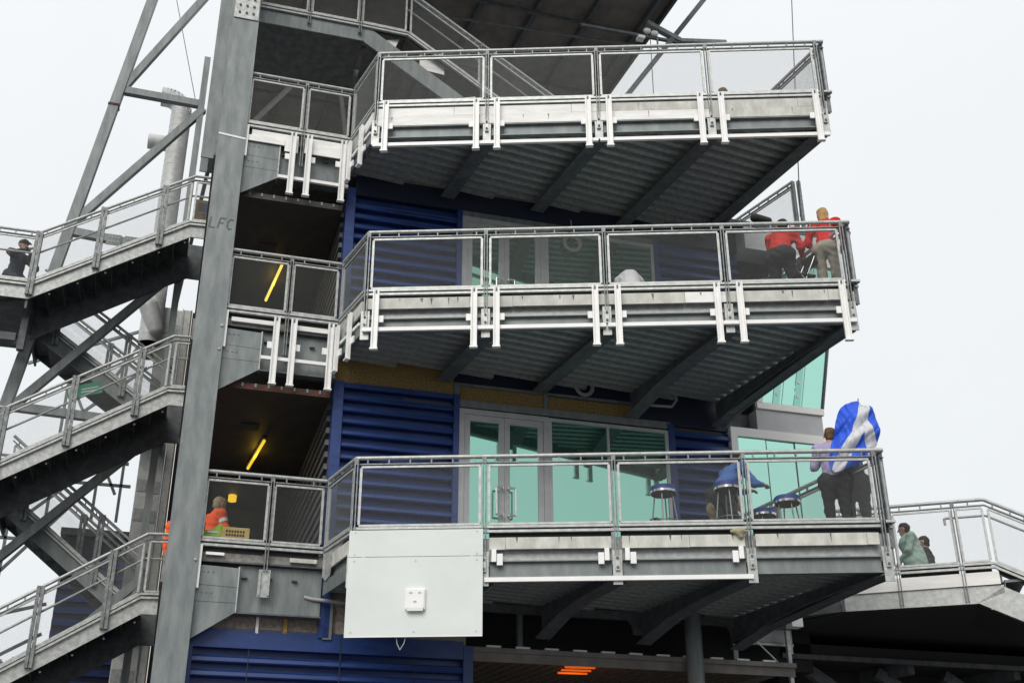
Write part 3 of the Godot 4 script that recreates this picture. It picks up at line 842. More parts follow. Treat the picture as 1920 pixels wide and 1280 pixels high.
	pbox("dark_header", Vector3(2.02, 12.61, WZ - 0.15), Vector3(9.3, 13.0, WZ - 0.04), M.blue_dark, f)
	pbox("head_channel", Vector3(3.93, 12.50, WZ - 0.1), Vector3(7.6, 12.605, WZ - 0.02), M.galv, f)
	glazed_front(f, 9.94, 12.49, 7.56)
	pbox("edge_trim", Vector3(7.565, 9.93, WZ - 0.15), Vector3(7.66, 12.6, WZ + 0.01), M.blue, f)
	pbox("backing", Vector3(7.662, 9.93, WZ - 0.3), Vector3(9.30, 12.6, WZ - 0.146), M.blue, f)
	slats(f, 7.665, 9.28, 9.93, 12.53, M.blue)

	# ---- wall under the lowest walkway
	f = thing("block_wall", "strip of bare concrete blocks above the blue ground floor cladding", "wall")
	pbox("mortar", Vector3(0.07, 5.0, WZ - 0.25), Vector3(4.1, 5.68, WZ - 0.055), M.mortar, f)
	for r in 3:
		for k in 7:
			var x := 0.08 + 0.45 * k - (0.22 if r % 2 == 1 else 0.0)
			var p := rng.randf_range(-0.004, 0.004)
			pbox("block", Vector3(maxf(x, 0.075), 5.08 + 0.2 * r, WZ - 0.1), Vector3(x + 0.438, 5.268 + 0.2 * r, WZ - 0.045 + p), M.block, f)
	pbox("conduit", Vector3(0.97, 5.02, WZ - 0.04), Vector3(1.01, 5.42, WZ - 0.0), M.white, f)
	pbox("timber_batten", Vector3(1.36, 5.04, WZ - 0.04), Vector3(1.42, 5.5, WZ - 0.0), M.timber, f)
	pbox("steel_stub", Vector3(1.93, 4.98, WZ - 0.04), Vector3(2.06, 5.5, WZ + 0.03), M.galv, f)
	var pm := MB.new()
	pm.path([Vector3(1.62, 5.56, WZ + 0.08), Vector3(1.75, 5.53, WZ + 0.1), Vector3(2.3, 5.5, WZ + 0.12), Vector3(2.42, 5.6, WZ + 0.12)], 0.028, 8)
	put("drain_pipe", pm, M.pipe, f)
	f = thing("facade_wall", "ground floor wall of wide dark blue slats below the concrete blocks", "wall")
	pbox("backing", Vector3(0.1, 0, WZ - 0.3), Vector3(4.05, 4.82, WZ - 0.146), M.blue, f)
	pbox("top_band", Vector3(0.07, 4.80, WZ - 0.2), Vector3(4.05, 5.06, WZ - 0.0), M.blue, f)
	slats(f, 0.13, 4.05, 0.3, 4.79, M.blue, 0.195)
	pbox("edge_trim", Vector3(0.07, 0, WZ - 0.2), Vector3(0.128, 4.798, WZ + 0.01), M.blue, f)
	pbox("edge_trim", Vector3(4.052, 0, WZ - 0.3), Vector3(4.2, 5.0, WZ + 0.01), M.blue, f)
	for k in 2: pbox("panel_joint", Vector3(0.9 + 2.4 * k, 3.0, WZ - 0.013), Vector3(0.91 + 2.4 * k, 4.79, WZ - 0.006), M.blue_dark, f)
	pbox("panel_joint", Vector3(2.2, 3.0, WZ + 0.002), Vector3(2.215, 5.05, WZ + 0.008), M.blue_dark, f)

# ------------------------------------------------------------------ balconies
func build_balconies() -> void:
	var lv := ["top", "middle", "lowest"]
	var backr := bp(UE, 0) + JD * ((bp(UE, 0).z - WZ) / 0.9914)
	var backl := Vector3(1.9, 0, WZ + 0.02)
	for li in 3:
		var R: float = RT[li]
		var F: float = R - 1.17
		var o := thing("balcony", "%s balcony with galvanised edge beams and ribbed metal underside" % lv[li], "balcony", "stacked balconies of the tower")
		var poly := [bp(0.0, 0, -0.04), bp(UE - 0.02, 0, -0.04), backr, backl]
		var m := MB.new()
		var up := []
		for p in poly: up.append(p + Vector3(0, R - 1.58, 0))
		m.prism(up, Vector3(0, F - 0.02 - (R - 1.58), 0))
		put("deck_slab", m, M.deck, o)
		# ribs of the metal decking
		var p2 := PackedVector2Array()
		for p in [bp(0.05, 0, -0.12), bp(UE - 0.1, 0, -0.12), backr + Vector3(-0.08, 0, 0), backl + Vector3(0.05, 0, 0)]: p2.append(Vector2(p.x, p.z))
		for k in 20:
			var q: Vector3 = backl - JD * (0.12 + 0.21 * k)
			var seg := Geometry2D.intersect_polyline_with_polygon(PackedVector2Array([Vector2(q.x, q.z) - Vector2(RD.x, RD.z) * 3.0, Vector2(q.x, q.z) + Vector2(RD.x, RD.z) * 12.0]), p2)
			for s in seg:
				var a := Vector3(s[0].x, R - 1.58, s[0].y)
				var b := Vector3(s[s.size() - 1].x, R - 1.58, s[s.size() - 1].y)
				if a.distance_to(b) < 0.2: continue
				var rm := MB.new()
				rm.prism([a - JD * 0.055, a - JD * 0.045 - Vector3(0, 0.075, 0), a + JD * 0.045 - Vector3(0, 0.075, 0), a + JD * 0.055], b - a)
				put("deck_rib", rm, M.deck, o)
		# joists
		for i in 5:
			var a := bp(minf(SP * i, UE - 0.12), 0, -0.06)
			var ln := (a.z - WZ - 0.02) / 0.9914
			if i == 0: continue
			var hd: float = 0.0
			if li == 1 and i >= 3: hd = 0.28
			if li == 2: hd = 0.34
			var yb := R - 1.80
			var e := a + JD * ln
			var prof := [[0.0, yb], [ln * 0.45, yb - hd * 0.15], [ln * 0.7, yb - hd * 0.4], [ln * 0.88, yb - hd * 0.75], [ln, yb - hd]]
			var web := []
			web.append(a + Vector3(0, R - 1.635, 0)); web.append(e + Vector3(0, R - 1.635, 0))
			for k in range(4, -1, -1): web.append(a + JD * prof[k][0] + Vector3(0, prof[k][1] + 0.02, 0))
			var jm := MB.new()
			jm.prism(web, RD * 0.03)
			for k in 4:
				jm.bar(a + JD * prof[k][0] + RD * 0.015 + Vector3(0, prof[k][1], 0), a + JD * prof[k + 1][0] + RD * 0.015 + Vector3(0, prof[k + 1][1], 0), 0.25, 0.025)
			put("joist", jm, M.steel_dark, o)
		# front edge, bay by bay
		for i in 4:
			var u0 := SP * i + 0.075
			var u1 := SP * (i + 1) - 0.075
			var bm := MB.new()
			bm.bar(bp(u0, R - 1.645, 0.0), bp(u1, R - 1.645, 0.0), 0.02, 0.2)
			bm.bar(bp(u0, R - 1.537, 0.03), bp(u1, R - 1.537, 0.03), 0.08, 0.016)
			bm.bar(bp(u0, R - 1.753, 0.03), bp(u1, R - 1.753, 0.03), 0.08, 0.016)
			put("edge_beam", bm, M.galv, o)
			if li == 0:
				var jn: float = u0 + (u1 - u0) * [0.72, 0.78, 0.35, 0.8][i]
				var mt: Material = M.plank if i < 2 else M.plank_old
				pbar("fascia_board", bp(u0 - 0.07, R - 1.262, 0.055), bp(jn, R - 1.262, 0.055), 0.03, 0.165, mt, o)
				pbar("fascia_board", bp(jn + 0.006, R - 1.259, 0.055), bp(u1 + 0.07, R - 1.262, 0.055), 0.03, 0.16, mt, o)
				pbar("fascia_board", bp(u0 - 0.07, R - 1.437, 0.06), bp(u1 - 0.05, R - 1.437, 0.06), 0.03, 0.175, M.plank if i != 3 else M.plank_old, o)
				pbar("fascia_board", bp(u1 - 0.044, R - 1.435, 0.06), bp(u1 + 0.07, R - 1.437, 0.06), 0.03, 0.17, M.plank, o)
			elif li == 1:
				var jn: float = u0 + (u1 - u0) * [0.9, 0.2, 0.66, 0.85][i]
				pbar("fascia_board", bp(u0 - 0.07, R - 1.28, 0.055), bp(jn, R - 1.28, 0.055), 0.03, 0.18, M.plank_old, o)
				pbar("fascia_board", bp(jn + 0.006, R - 1.277, 0.055), bp(u1 + 0.07, R - 1.28, 0.055), 0.03, 0.175, M.plank if i % 2 == 0 else M.plank_old, o)
			else:
				var jn: float = u0 + (u1 - u0) * [0.5, 0.13, 0.55, 0.9][i]
				pbar("fascia_board", bp(u0, R - 1.29, 0.055), bp(jn, R - 1.29, 0.055), 0.03, 0.17, M.plank_old, o)
				pbar("fascia_board", bp(jn + 0.006, R - 1.287, 0.055), bp(u1, R - 1.29, 0.055), 0.03, 0.165, M.plank_old, o)
		# rust and dirt runs on the fascia boards
		for k in 16 if li > 0 else 6:
			var su := rng.randf_range(0.15, UE - 0.2)
			if li == 2 and su < SP: continue
			var sl := rng.randf_range(0.05, 0.15)
			var sw := rng.randf_range(0.006, 0.022)
			var sm := MB.new()
			var st := R - (1.20 if li > 0 else 1.36)
			sm.prism([bp(su - sw, st, 0.0715 if li > 0 else 0.0765), bp(su + sw, st, 0.0715 if li > 0 else 0.0765), bp(su + sw * 0.2, st - sl, 0.0715 if li > 0 else 0.0765)], BN * 0.001)
			put("stain", sm, M.stain if k % 2 == 0 else M.stain_dark, o)
		for i in 5:
			var km := MB.new()
			var c := bp(SP * i, R - 1.64, 0.055)
			km.obox(c, BD * 0.065, Vector3(0, 0.24, 0), BN * 0.01)
			km.obox(c + BN * 0.03 + Vector3(0, 0.05, 0), BD * 0.03, Vector3(0, 0.1, 0), BN * 0.018)
			put("post_bracket", km, M.rail, o)
			for k in 2:
				var bt := MB.new()
				bt.tube(c + BN * 0.048 + Vector3(0, 0.12 - 0.13 * k, 0), c + BN * 0.066 + Vector3(0, 0.12 - 0.13 * k, 0), 0.02, 6)
				put("bolt", bt, M.steel_dark, o)
		# end edges
		var em := MB.new()
		em.bar(bp(UE, R - 1.66, 0.0), backr + Vector3(0, R - 1.66 - (0.25 if li > 0 else 0.0), 0), 0.04, 0.30)
		em.bar(bp(UE, R - 1.79, 0.0) + RD * -0.07, backr + RD * -0.07 + Vector3(0, R - 1.79 - (0.25 if li > 0 else 0.0), 0), 0.2, 0.02)
		put("end_beam", em, M.steel_dark, o)
		pbar("end_fascia", bp(UE + 0.01, R - 1.30, 0.0), backr + RD * 0.02 + Vector3(0, R - 1.30, 0), 0.03, 0.2, M.plank_old, o)
		pbar("end_beam", bp(-0.04, R - 1.645, 0.0), backl + Vector3(-0.02, R - 1.645, 0.2), 0.03, 0.2, M.galv, o)
		pbar("end_fascia", bp(-0.06, R - 1.30, 0.0), backl + Vector3(-0.02, R - 1.30, 0.2), 0.03, 0.2, M.plank_old if li > 0 else M.plank, o)

		# railing
		var r := thing("balcony_railing", "wire mesh railing round the %s balcony" % lv[li], "railing", "balcony railings")
		var bl := Vector3(1.86, R - 0.0, 0.08)
		handrail([bl, bp(-0.01, R, 0.03), bp(UE + 0.09, R, 0.03)], r, 0.032)
		for i in 4: rail_bay(bp(SP * i, R, 0.03), bp(SP * (i + 1), R, 0.03), r, 0.065)
		for i in 5: rail_post(bp(SP * i, R - 0.02, 0.03), BD, 1.5, r, BN)
		rail_bay(bl, bp(-0.02, R, 0.03), r, 0.05)
		var tipm := MB.new()
		tipm.bar(bp(SP * 4 + 0.05, R - 1.045, 0.03), bp(UE + 0.12, R - 1.045, 0.03), 0.07, 0.035)
		put("bottom_rail", tipm, M.rail, r)
		# right return into the building
		var ra := bp(UE + 0.08, R, 0.0)
		var rb := ra + JD * 1.25
		var rc := ra + JD * 2.5
		var rd := ra + JD * 3.6
		handrail([ra, rd], r)
		for q in [[ra, rb], [rb, rc], [rc, rd]]: rail_bay(q[0], q[1], r, 0.05)
		for q in [ra + JD * 0.06, rb, rc, rd]: rail_post(q, JD, 1.4, r)
		# side screen plate that hangs at the left end
		var sp := MB.new()
		var w := (bp(0, 0) - bl)
		w.y = 0
		w = w.normalized()
		var s0 := bl + Vector3(0, -1.0, 0)
		sp.prism([s0, s0 + w * 0.85, s0 + w * 0.85 + Vector3(0, -0.08, 0), s0 + w * 0.30 + Vector3(0, -0.32, 0), s0 + w * 0.24 + Vector3(0, -0.52, 0), s0 + w * 0.10 + Vector3(0, -0.56, 0), s0 + w * 0.03 + Vector3(0, -0.53, 0), s0 + Vector3(0, -0.45, 0)], w.cross(Vector3.UP) * 0.012)
		put("side_plate", sp, M.rail, r)
		pbar("end_post", bl + Vector3(0, 0.02, 0), bl + Vector3(0, -1.5, 0), 0.05, 0.02, M.rail, r, w)

# ------------------------------------------------------------------ walkways between column and balconies
func build_walkways() -> void:
	var lv := ["top", "middle", "lowest"]
	for li in 3:
		var R: float = RT[li]
		var o := thing("walkway", "steel edge beam of the %s walkway with a tapered plate against the column" % lv[li], "walkway", "walkways beside the column")
		# tapered haunch, three plates with open seams
		var yt := R - 1.40
		var cut := [0.0, -0.27, -0.5]
		pm_plate(o, [[0.07, yt], [0.64, yt - 0.02], [0.64, yt - 0.30], [0.07, yt - 0.28]])
		pm_plate(o, [[0.07, yt - 0.286], [0.64, yt - 0.306], [0.64, yt - 0.52], [0.07, yt - 0.52]])
		pm_plate(o, [[0.07, yt - 0.526], [0.64, yt - 0.526], [0.64, yt - 0.66], [0.07, yt - 1.05]])
		for k in 3:
			for j in 2:
				var b := MB.new()
				b.bar(Vector3(0.14 + 0.07 * k, yt - 0.1 - 0.3 * j, 0.002), Vector3(0.17 + 0.07 * k, yt - 0.1 - 0.3 * j, 0.002), 0.004, 0.015)
				put("bolt", b, M.steel_dark, o)
		pbox("stiffener", Vector3(0.642, yt - 0.66, -0.14), Vector3(0.662, yt + 0.0, 0.012), M.rail, o)
		pbox("beam_web", Vector3(0.664, yt - 0.64, -0.14), Vector3(1.86, yt + 0.05, -0.12), M.galv, o)
		pbox("bottom_flange", Vector3(0.664, yt - 0.665, -0.18), Vector3(1.86, yt - 0.642, 0.0), M.steel_dark, o)
		for k in 3:
			pbox("rib", Vector3(0.70 + 0.36 * k, yt - 0.14, -0.118), Vector3(0.78 + 0.36 * k, yt - 0.12, -0.06), M.steel_dark, o)
		pbox("top_flange", Vector3(0.08, yt + 0.06, -0.18), Vector3(1.86, yt + 0.08, -0.03), M.steel_dark, o)
		pbox("floor_slab", Vector3(0.07, R - 1.31, -0.3), Vector3(1.86, R - 1.165, -0.06), M.concrete, o)
		if li == 0:
			pbox("fascia_board", Vector3(0.16, R - 1.29, -0.02), Vector3(0.95, R - 1.17, 0.015), M.plank, o)
			pbox("fascia_board", Vector3(0.09, R - 1.41, 0.015), Vector3(0.72, R - 1.30, 0.04), M.plank, o)
			pbox("fascia_board", Vector3(0.725, R - 1.52, 0.014), Vector3(0.95, R - 1.30, 0.04), M.plank, o)
			pbox("fascia_board", Vector3(1.06, R - 1.29, -0.02), Vector3(1.8, R - 1.17, 0.015), M.plank, o)
			pbox("fascia_board", Vector3(1.06, R - 1.50, 0.014), Vector3(1.8, R - 1.30, 0.04), M.plank, o)
		elif li == 1:
			pbox("fascia_board", Vector3(0.16, R - 1.27, -0.03), Vector3(0.86, R - 1.2, 0.01), M.plank, o)
			pbox("fascia_board", Vector3(1.12, R - 1.30, -0.03), Vector3(1.8, R - 1.22, 0.01), M.plank, o)
		else:
			pbox("fascia_board", Vector3(0.16, R - 1.25, -0.03), Vector3(0.42, R - 1.21, 0.01), M.plank, o)
			pbox("fascia_board", Vector3(1.36, R - 1.28, -0.03), Vector3(1.75, R - 1.22, 0.01), M.plank_old, o)
		var r := thing("walkway_railing", "short two bay mesh railing of the %s walkway beside the column" % lv[li], "railing", "walkway railings beside the column")
		var a := Vector3(0.03, R, 0.0)
		var c := Vector3(1.017, R, 0.0)
		var e := Vector3(1.83, R, 0.0)
		handrail([a, e], r)
		rail_bay(a, c, r, 0.05); rail_bay(c, e, r, 0.05)
		rail_post(c + Vector3(0, 0, 0.02), Vector3.RIGHT, 1.78 if li < 2 else 1.45, r)
		if li == 2:
			pbox("post_bracket", Vector3(0.93, R - 1.82, 0.0), Vector3(1.10, R - 1.42, 0.02), M.rail, r)
			pbox("post_bracket", Vector3(0.94, R - 1.8, 0.022), Vector3(0.96, R - 1.44, 0.06), M.rail, r)
			pbox("post_bracket", Vector3(1.07, R - 1.8, 0.022), Vector3(1.09, R - 1.44, 0.06), M.rail, r)
		pbox("end_bracket", Vector3(0.068, R - 1.75, 0.03), Vector3(0.105, R - 1.12, 0.07), M.white, r)

func pm_plate(o: Node3D, p: Array) -> void:
	var m := MB.new()
	var v := []
	for q in p: v.append(Vector3(q[0], q[1], 0.0))
	m.prism(v, Vector3(0, 0, -0.025))
	put("haunch_plate", m, M.concrete_steel if M.has("concrete_steel") else M.galv, o)

# ------------------------------------------------------------------ white carrier frames and panels
func carrier(o: Node3D, p: Vector3, along: Vector3, out: Vector3, y0: float, y1: float, clip_side: float) -> void:
	var m := MB.new()
	var c := p + Vector3(0, (y0 + y1) * 0.5, 0)
	var h := (y1 - y0) * 0.5
	m.obox(c, along * 0.048, Vector3(0, h, 0), out * 0.008)
	for s in [-1.0, 1.0]: m.obox(c + along * 0.038 * s + out * 0.024, along * 0.010, Vector3(0, h, 0), out * 0.016)
	m.obox(p + Vector3(0, y0 + 0.01, 0) + out * 0.03, along * 0.06, Vector3(0, 0.012, 0), out * 0.035)
	var u := put("upright", m, M.white, o)
	var k := MB.new()
	k.obox(p + Vector3(0, y1 - 0.48, 0) + along * 0.085 * clip_side - out * 0.02, along * 0.036, Vector3(0, 0.055, 0), out * 0.012)
	put("clip", k, M.white, u)
	var s2 := MB.new()
	s2.obox(p + Vector3(0, y1 - 0.03, 0) + out * 0.012, along * 0.012, Vector3(0, 0.025, 0), out * 0.006)
	put("slot", s2, M.steel_dark, u)

func build_signs() -> void:
	var lv := ["top", "middle", "lowest"]
	for li in 3:
		var R: float = RT[li]
		if li < 2:
			var o := thing("carrier_frame", "white carrier frame hung on the front of the %s balcony" % lv[li], "frame", "white carrier frames")
			var yb := R - 1.93 if li == 0 else R - 1.74
			var split := SP * 2 - 0.02
			for s in [[-0.03, split], [split + 0.03, UE - 0.03]]:
				pbar("crossbar", bp(s[0], yb, 0.11), bp(s[1], yb, 0.11), 0.05, 0.06, M.white, o)
			var us := [0.17, SP - 0.17, SP + 0.17, SP * 2 - 0.17, SP * 2 + 0.17, SP * 3 - 0.17, SP * 3 + 0.17, SP * 4 - 0.13]
			for i in 8: carrier(o, bp(us[i], 0, 0.145), BD, BN, R - 2.10, R - 1.09, 1.0 if i % 2 == 0 else -1.0)
			var w := thing("carrier_frame", "small white carrier frame hung on the %s walkway beam" % lv[li], "frame", "white carrier frames")
			var y2 := R - 2.05 if li == 0 else R - 1.86
			pbar("crossbar", Vector3(0.66, y2, 0.05), Vector3(1.84, y2, 0.05), 0.05, 0.055, M.white, w)
			var xs := [0.86, 1.13, 1.72]
			for i in 3: carrier(w, Vector3(xs[i], 0, 0.085), Vector3.RIGHT, Vector3(0, 0, 1), R - (2.40 if li == 0 else 2.32), R - 1.16, [-1.0, 1.0, -1.0][i])
			var sd := thing("carrier_frame", "pair of white uprights on the left end of the %s balcony" % lv[li], "frame", "white carrier frames")
			var bl := Vector3(1.86, 0, 0.08)
			var dr := (bp(-0.02, 0, 0) - bl)
			var dn := dr.normalized()
			var on := -dn.cross(Vector3.UP)
			on = on if on.x < 0 else -on
			for t in [0.12, 0.62]:
				carrier(sd, bl + dr * t + on * 0.07, dn, on, R - 2.05, R - 1.25, 1.0)
			pbar("crossbar", bl + dr * 0.05 + on * 0.035 + Vector3(0, R - 1.55, 0), bl + dr * 0.9 + on * 0.035 + Vector3(0, R - 1.55, 0), 0.03, 0.05, M.white, sd)
		else:
			var o := thing("carrier_frame", "bare white crossbar and clips under the lowest balcony right of the white panels", "frame", "white carrier frames")
			pbar("crossbar", bp(SP + 0.01, R - 1.80, 0.08), bp(SP * 3 + 0.0, R - 1.80, 0.08), 0.05, 0.06, M.white, o)
			for u in [SP + 0.17, SP * 2 - 0.17, SP * 2 + 0.17, SP * 3 - 0.17]:
				var s := 1.0 if absf(fmod(u, SP) - 0.17) < 0.02 else -1.0
				var m := MB.new()
				m.obox(bp(u - 0.03 * s, R - 1.47, 0.10), BD * 0.032, Vector3(0, 0.085, 0), BN * 0.02)
				m.obox(bp(u + 0.05 * s, R - 1.52, 0.085), BD * 0.04, Vector3(0, 0.08, 0), BN * 0.015)
				put("clip", m, M.white, o)
	var R: float = RT[2]
	var p := thing("cladding_panel", "narrow upper white panel on the front of the lowest balcony", "panel", "white panels of the lowest balcony")
	pbar("sheet", bp(-0.035, R - 1.285, 0.13), bp(SP - 0.01, R - 1.285, 0.13), 0.03, 0.375, M.panel, p)
	p = thing("cladding_panel", "large lower white panel carrying a small square box", "panel", "white panels of the lowest balcony")
	pbar("sheet", bp(-0.035, R - 2.02, 0.13), bp(SP - 0.01, R - 2.02, 0.13), 0.03, 1.08, M.panel, p)
	for u in [0.15, 1.65]:
		pbar("joint_clip", bp(u, R - 1.477, 0.13), bp(u + 0.05, R - 1.477, 0.13), 0.02, 0.01, M.white, p)
	for q in [[0.05, -1.13], [0.05, -1.44], [1.74, -1.13], [1.74, -1.44], [0.05, -1.53], [0.05, -2.5], [1.74, -1.53], [1.74, -2.5], [0.9, -1.53], [0.9, -2.5]]:
		var sc := MB.new()
		sc.tube(bp(q[0], R + q[1], 0.146), bp(q[0], R + q[1], 0.152), 0.011, 8)
		put("screw", sc, M.grey_band, p)
	pbar("edge_trim", bp(-0.034, R - 2.563, 0.13), bp(SP - 0.011, R - 2.563, 0.13), 0.034, 0.012, M.white, p)
	# the box on the panel
	var b := thing("wall_box", "small square white box fixed to the large white panel", "box")
	var c := bp(0.915, R - 2.07, 0.147)
	var m := MB.new()
	m.obox(c + BN * 0.02, BD * 0.135, Vector3(0, 0.14, 0), BN * 0.02)
	m.obox(c + BN * 0.05, BD * 0.12, Vector3(0, 0.125, 0), BN * 0.012)
	put("case", m, M.white, b)
	m = MB.new()
	m.obox(c + BN * 0.05 + Vector3(0, -0.145, 0), BD * 0.11, Vector3(0, 0.02, 0), BN * 0.012)
	put("lip", m, M.panel, b)
	for q in [[-0.06, 0.08, 0.02], [0.06, 0.08, 0.02], [0.0, -0.04, 0.022]]:
		m = MB.new()
		m.obox(c + BN * 0.064 + BD * q[0] + Vector3(0, q[1], 0), BD * q[2], Vector3(0, 0.01, 0), BN * 0.003)
		put("mark", m, M.frame, b)

# ------------------------------------------------------------------ glass bays at the right end
func build_glass_box() -> void:
	var o := thing("glass_bay", "green glass bay with white frame behind the lowest balcony", "window bay", "glass bays at the right end")
	var z := WZ
	pbox("jamb", Vector3(8.805, 6.15, z - 0.1), Vector3(8.93, 9.02, z + 0.02), M.cream, o)
	pbox("head", Vector3(8.93, 8.86, z - 0.1), Vector3(10.66, 9.02, z + 0.02), M.cream, o)
	pbox("sill", Vector3(8.93, 6.15, z - 0.1), Vector3(10.66, 6.3, z + 0.02), M.cream, o)
	pbox("corner_post", Vector3(10.63, 6.3, z - 0.1), Vector3(10.67, 8.86, z + 0.0), M.steel_dark, o)
	for k in 3:
		var tl := [0.010, -0.006, 0.014][k] as float
		var pm := MB.new()
		var px0 := 8.932 + 0.566 * k
		pm.obox(Vector3(px0 + 0.279, 7.58, z - 0.036), Vector3(0.279, 0, tl * 0.279), Vector3(0, 1.278, tl * 0.6), Vector3(0, 0, 0.006))
		put("pane", pm, M.glass_box, o)
		for b in 2:
			pbox("blind", Vector3(px0 + 0.03 + 0.29 * b, 6.3, z - 0.42), Vector3(px0 + 0.24 + 0.27 * b, 8.8 - 0.25 * ((k + b) % 3), z - 0.40), [M.white, M.grey_band, M.cream][(k * 2 + b) % 3], o)
		if k > 0: pbox("mullion", Vector3(8.918 + 0.566 * k, 6.3, z - 0.06), Vector3(8.934 + 0.566 * k, 8.86, z - 0.02), M.steel_dark, o)
	pbox("spandrel", Vector3(9.36, 9.025, z - 0.3), Vector3(10.68, 9.42, z - 0.02), M.grey_band, o)
	pbox("side_glass", Vector3(10.655, 6.15, -3.0), Vector3(10.668, 9.0, z - 0.1), M.glass_box, o)
	pbox("bay_roof", Vector3(8.8, 9.0, -3.0), Vector3(10.66, 9.42, z - 0.32), M.steel_dark, o)
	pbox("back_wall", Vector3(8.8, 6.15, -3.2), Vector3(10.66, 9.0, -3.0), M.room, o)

	o = thing("glass_bay", "upper green glass bay leaning outwards above the grey spandrel", "window bay", "glass bays at the right end")
	# a leaning plane: bottom y 9.43, top y 12.45
	var q := func(x: float, y: float, dz := 0.0) -> Vector3: return Vector3(x + (y - 9.43) * 0.16, y, z - 0.02 + (y - 9.43) * 0.10 + dz)
	var fr := [[9.36, 9.43, 10.70, 9.43, 0.10], [9.36, 12.42, 10.70, 12.42, 0.16]]
	pbar("sill", q.call(9.36, 9.49), q.call(10.70, 9.49), 0.08, 0.12, M.cream, o)
	pbar("head", q.call(9.30, 12.44), q.call(10.70, 12.44), 0.08, 0.16, M.cream, o)
	pbar("jamb", q.call(9.41, 9.55), q.call(9.41, 12.36), 0.08, 0.10, M.cream, o, Vector3.RIGHT)
	pbar("corner_post", q.call(10.69, 9.552), q.call(10.69, 12.36), 0.05, 0.025, M.steel_dark, o, Vector3.RIGHT)
	for k in 3:
		var x0 := 9.465 + 0.404 * k
		var m := MB.new()
		m.prism([q.call(x0, 9.555, -0.02), q.call(x0 + 0.396, 9.555, -0.02), q.call(x0 + 0.396, 12.355, -0.02), q.call(x0, 12.355, -0.02)], Vector3(0, 0, -0.012))
		put("pane", m, M.glass_box, o)
		if k > 0: pbar("mullion", q.call(x0 - 0.004, 9.552, -0.03), q.call(x0 - 0.004, 12.36, -0.03), 0.02, 0.012, M.steel_dark, o, Vector3.RIGHT)
	for k in 2:
		var x0 := 9.75 + 0.42 * k
		var c := pbar("louvre_strip", q.call(x0, 9.56, -0.012), q.call(x0, 12.3, -0.012), 0.006, 0.13, M.glass, o, Vector3.RIGHT)
		for j in 9:
			var t := MB.new()
			var p: Vector3 = q.call(x0, 9.75 + 0.27 * j, -0.008)
			t.tube(p, p + Vector3(0, 0, 0.008), 0.032, 10)
			put("disc", t, M.white_sign, c)
	var m2 := MB.new()
	m2.prism([q.call(10.702, 9.43), q.call(10.702, 12.5), Vector3(11.19, 12.5, -3.0), Vector3(10.70, 9.43, -3.0)], Vector3(-0.012, 0, 0))
	put("side_glass", m2, M.glass_box, o)
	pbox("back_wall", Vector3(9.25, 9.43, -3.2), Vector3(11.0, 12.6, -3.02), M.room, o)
	pbox("spandrel", Vector3(9.3, 12.53, z - 0.2), Vector3(11.2, 13.0, z + 0.30), M.grey_band, o)
	pbox("bay_roof", Vector3(8.72, 13.02, -6.0), Vector3(11.2, 13.12, z + 0.3), M.steel_dark, o)

	o = thing("terrace_railing", "short railing on the roof terrace at the far right of the top balcony", "railing")
	var a := Vector3(10.66, 14.42, -0.2)
	var b := Vector3(10.1, 14.42, -2.4)
	handrail([a, b], o)
	rail_bay(a, b, o, 0.05)
	rail_post(a, (b - a).normalized(), 1.3, o)
	rail_post(a + Vector3(0.1, 0, 0.05), (b - a).normalized(), 1.3, o)
	rail_post(b, (b - a).normalized(), 1.3, o)
	var l := thing("floodlight", "dark oval floodlight on the terrace roof right of the middle balcony", "lamp")
	var lm := MB.new()
	lm.tube(Vector3(10.02, 13.13, -0.5), Vector3(10.02, 13.55, -0.5), 0.03)
	put("stem", lm, M.galv, l)
	put("head", sdf([[Vector3(9.86, 13.58, -0.42), Vector3(10.16, 13.56, -0.42), 0.09, 0.07]], 0.02, 0.03), M.dark, l)

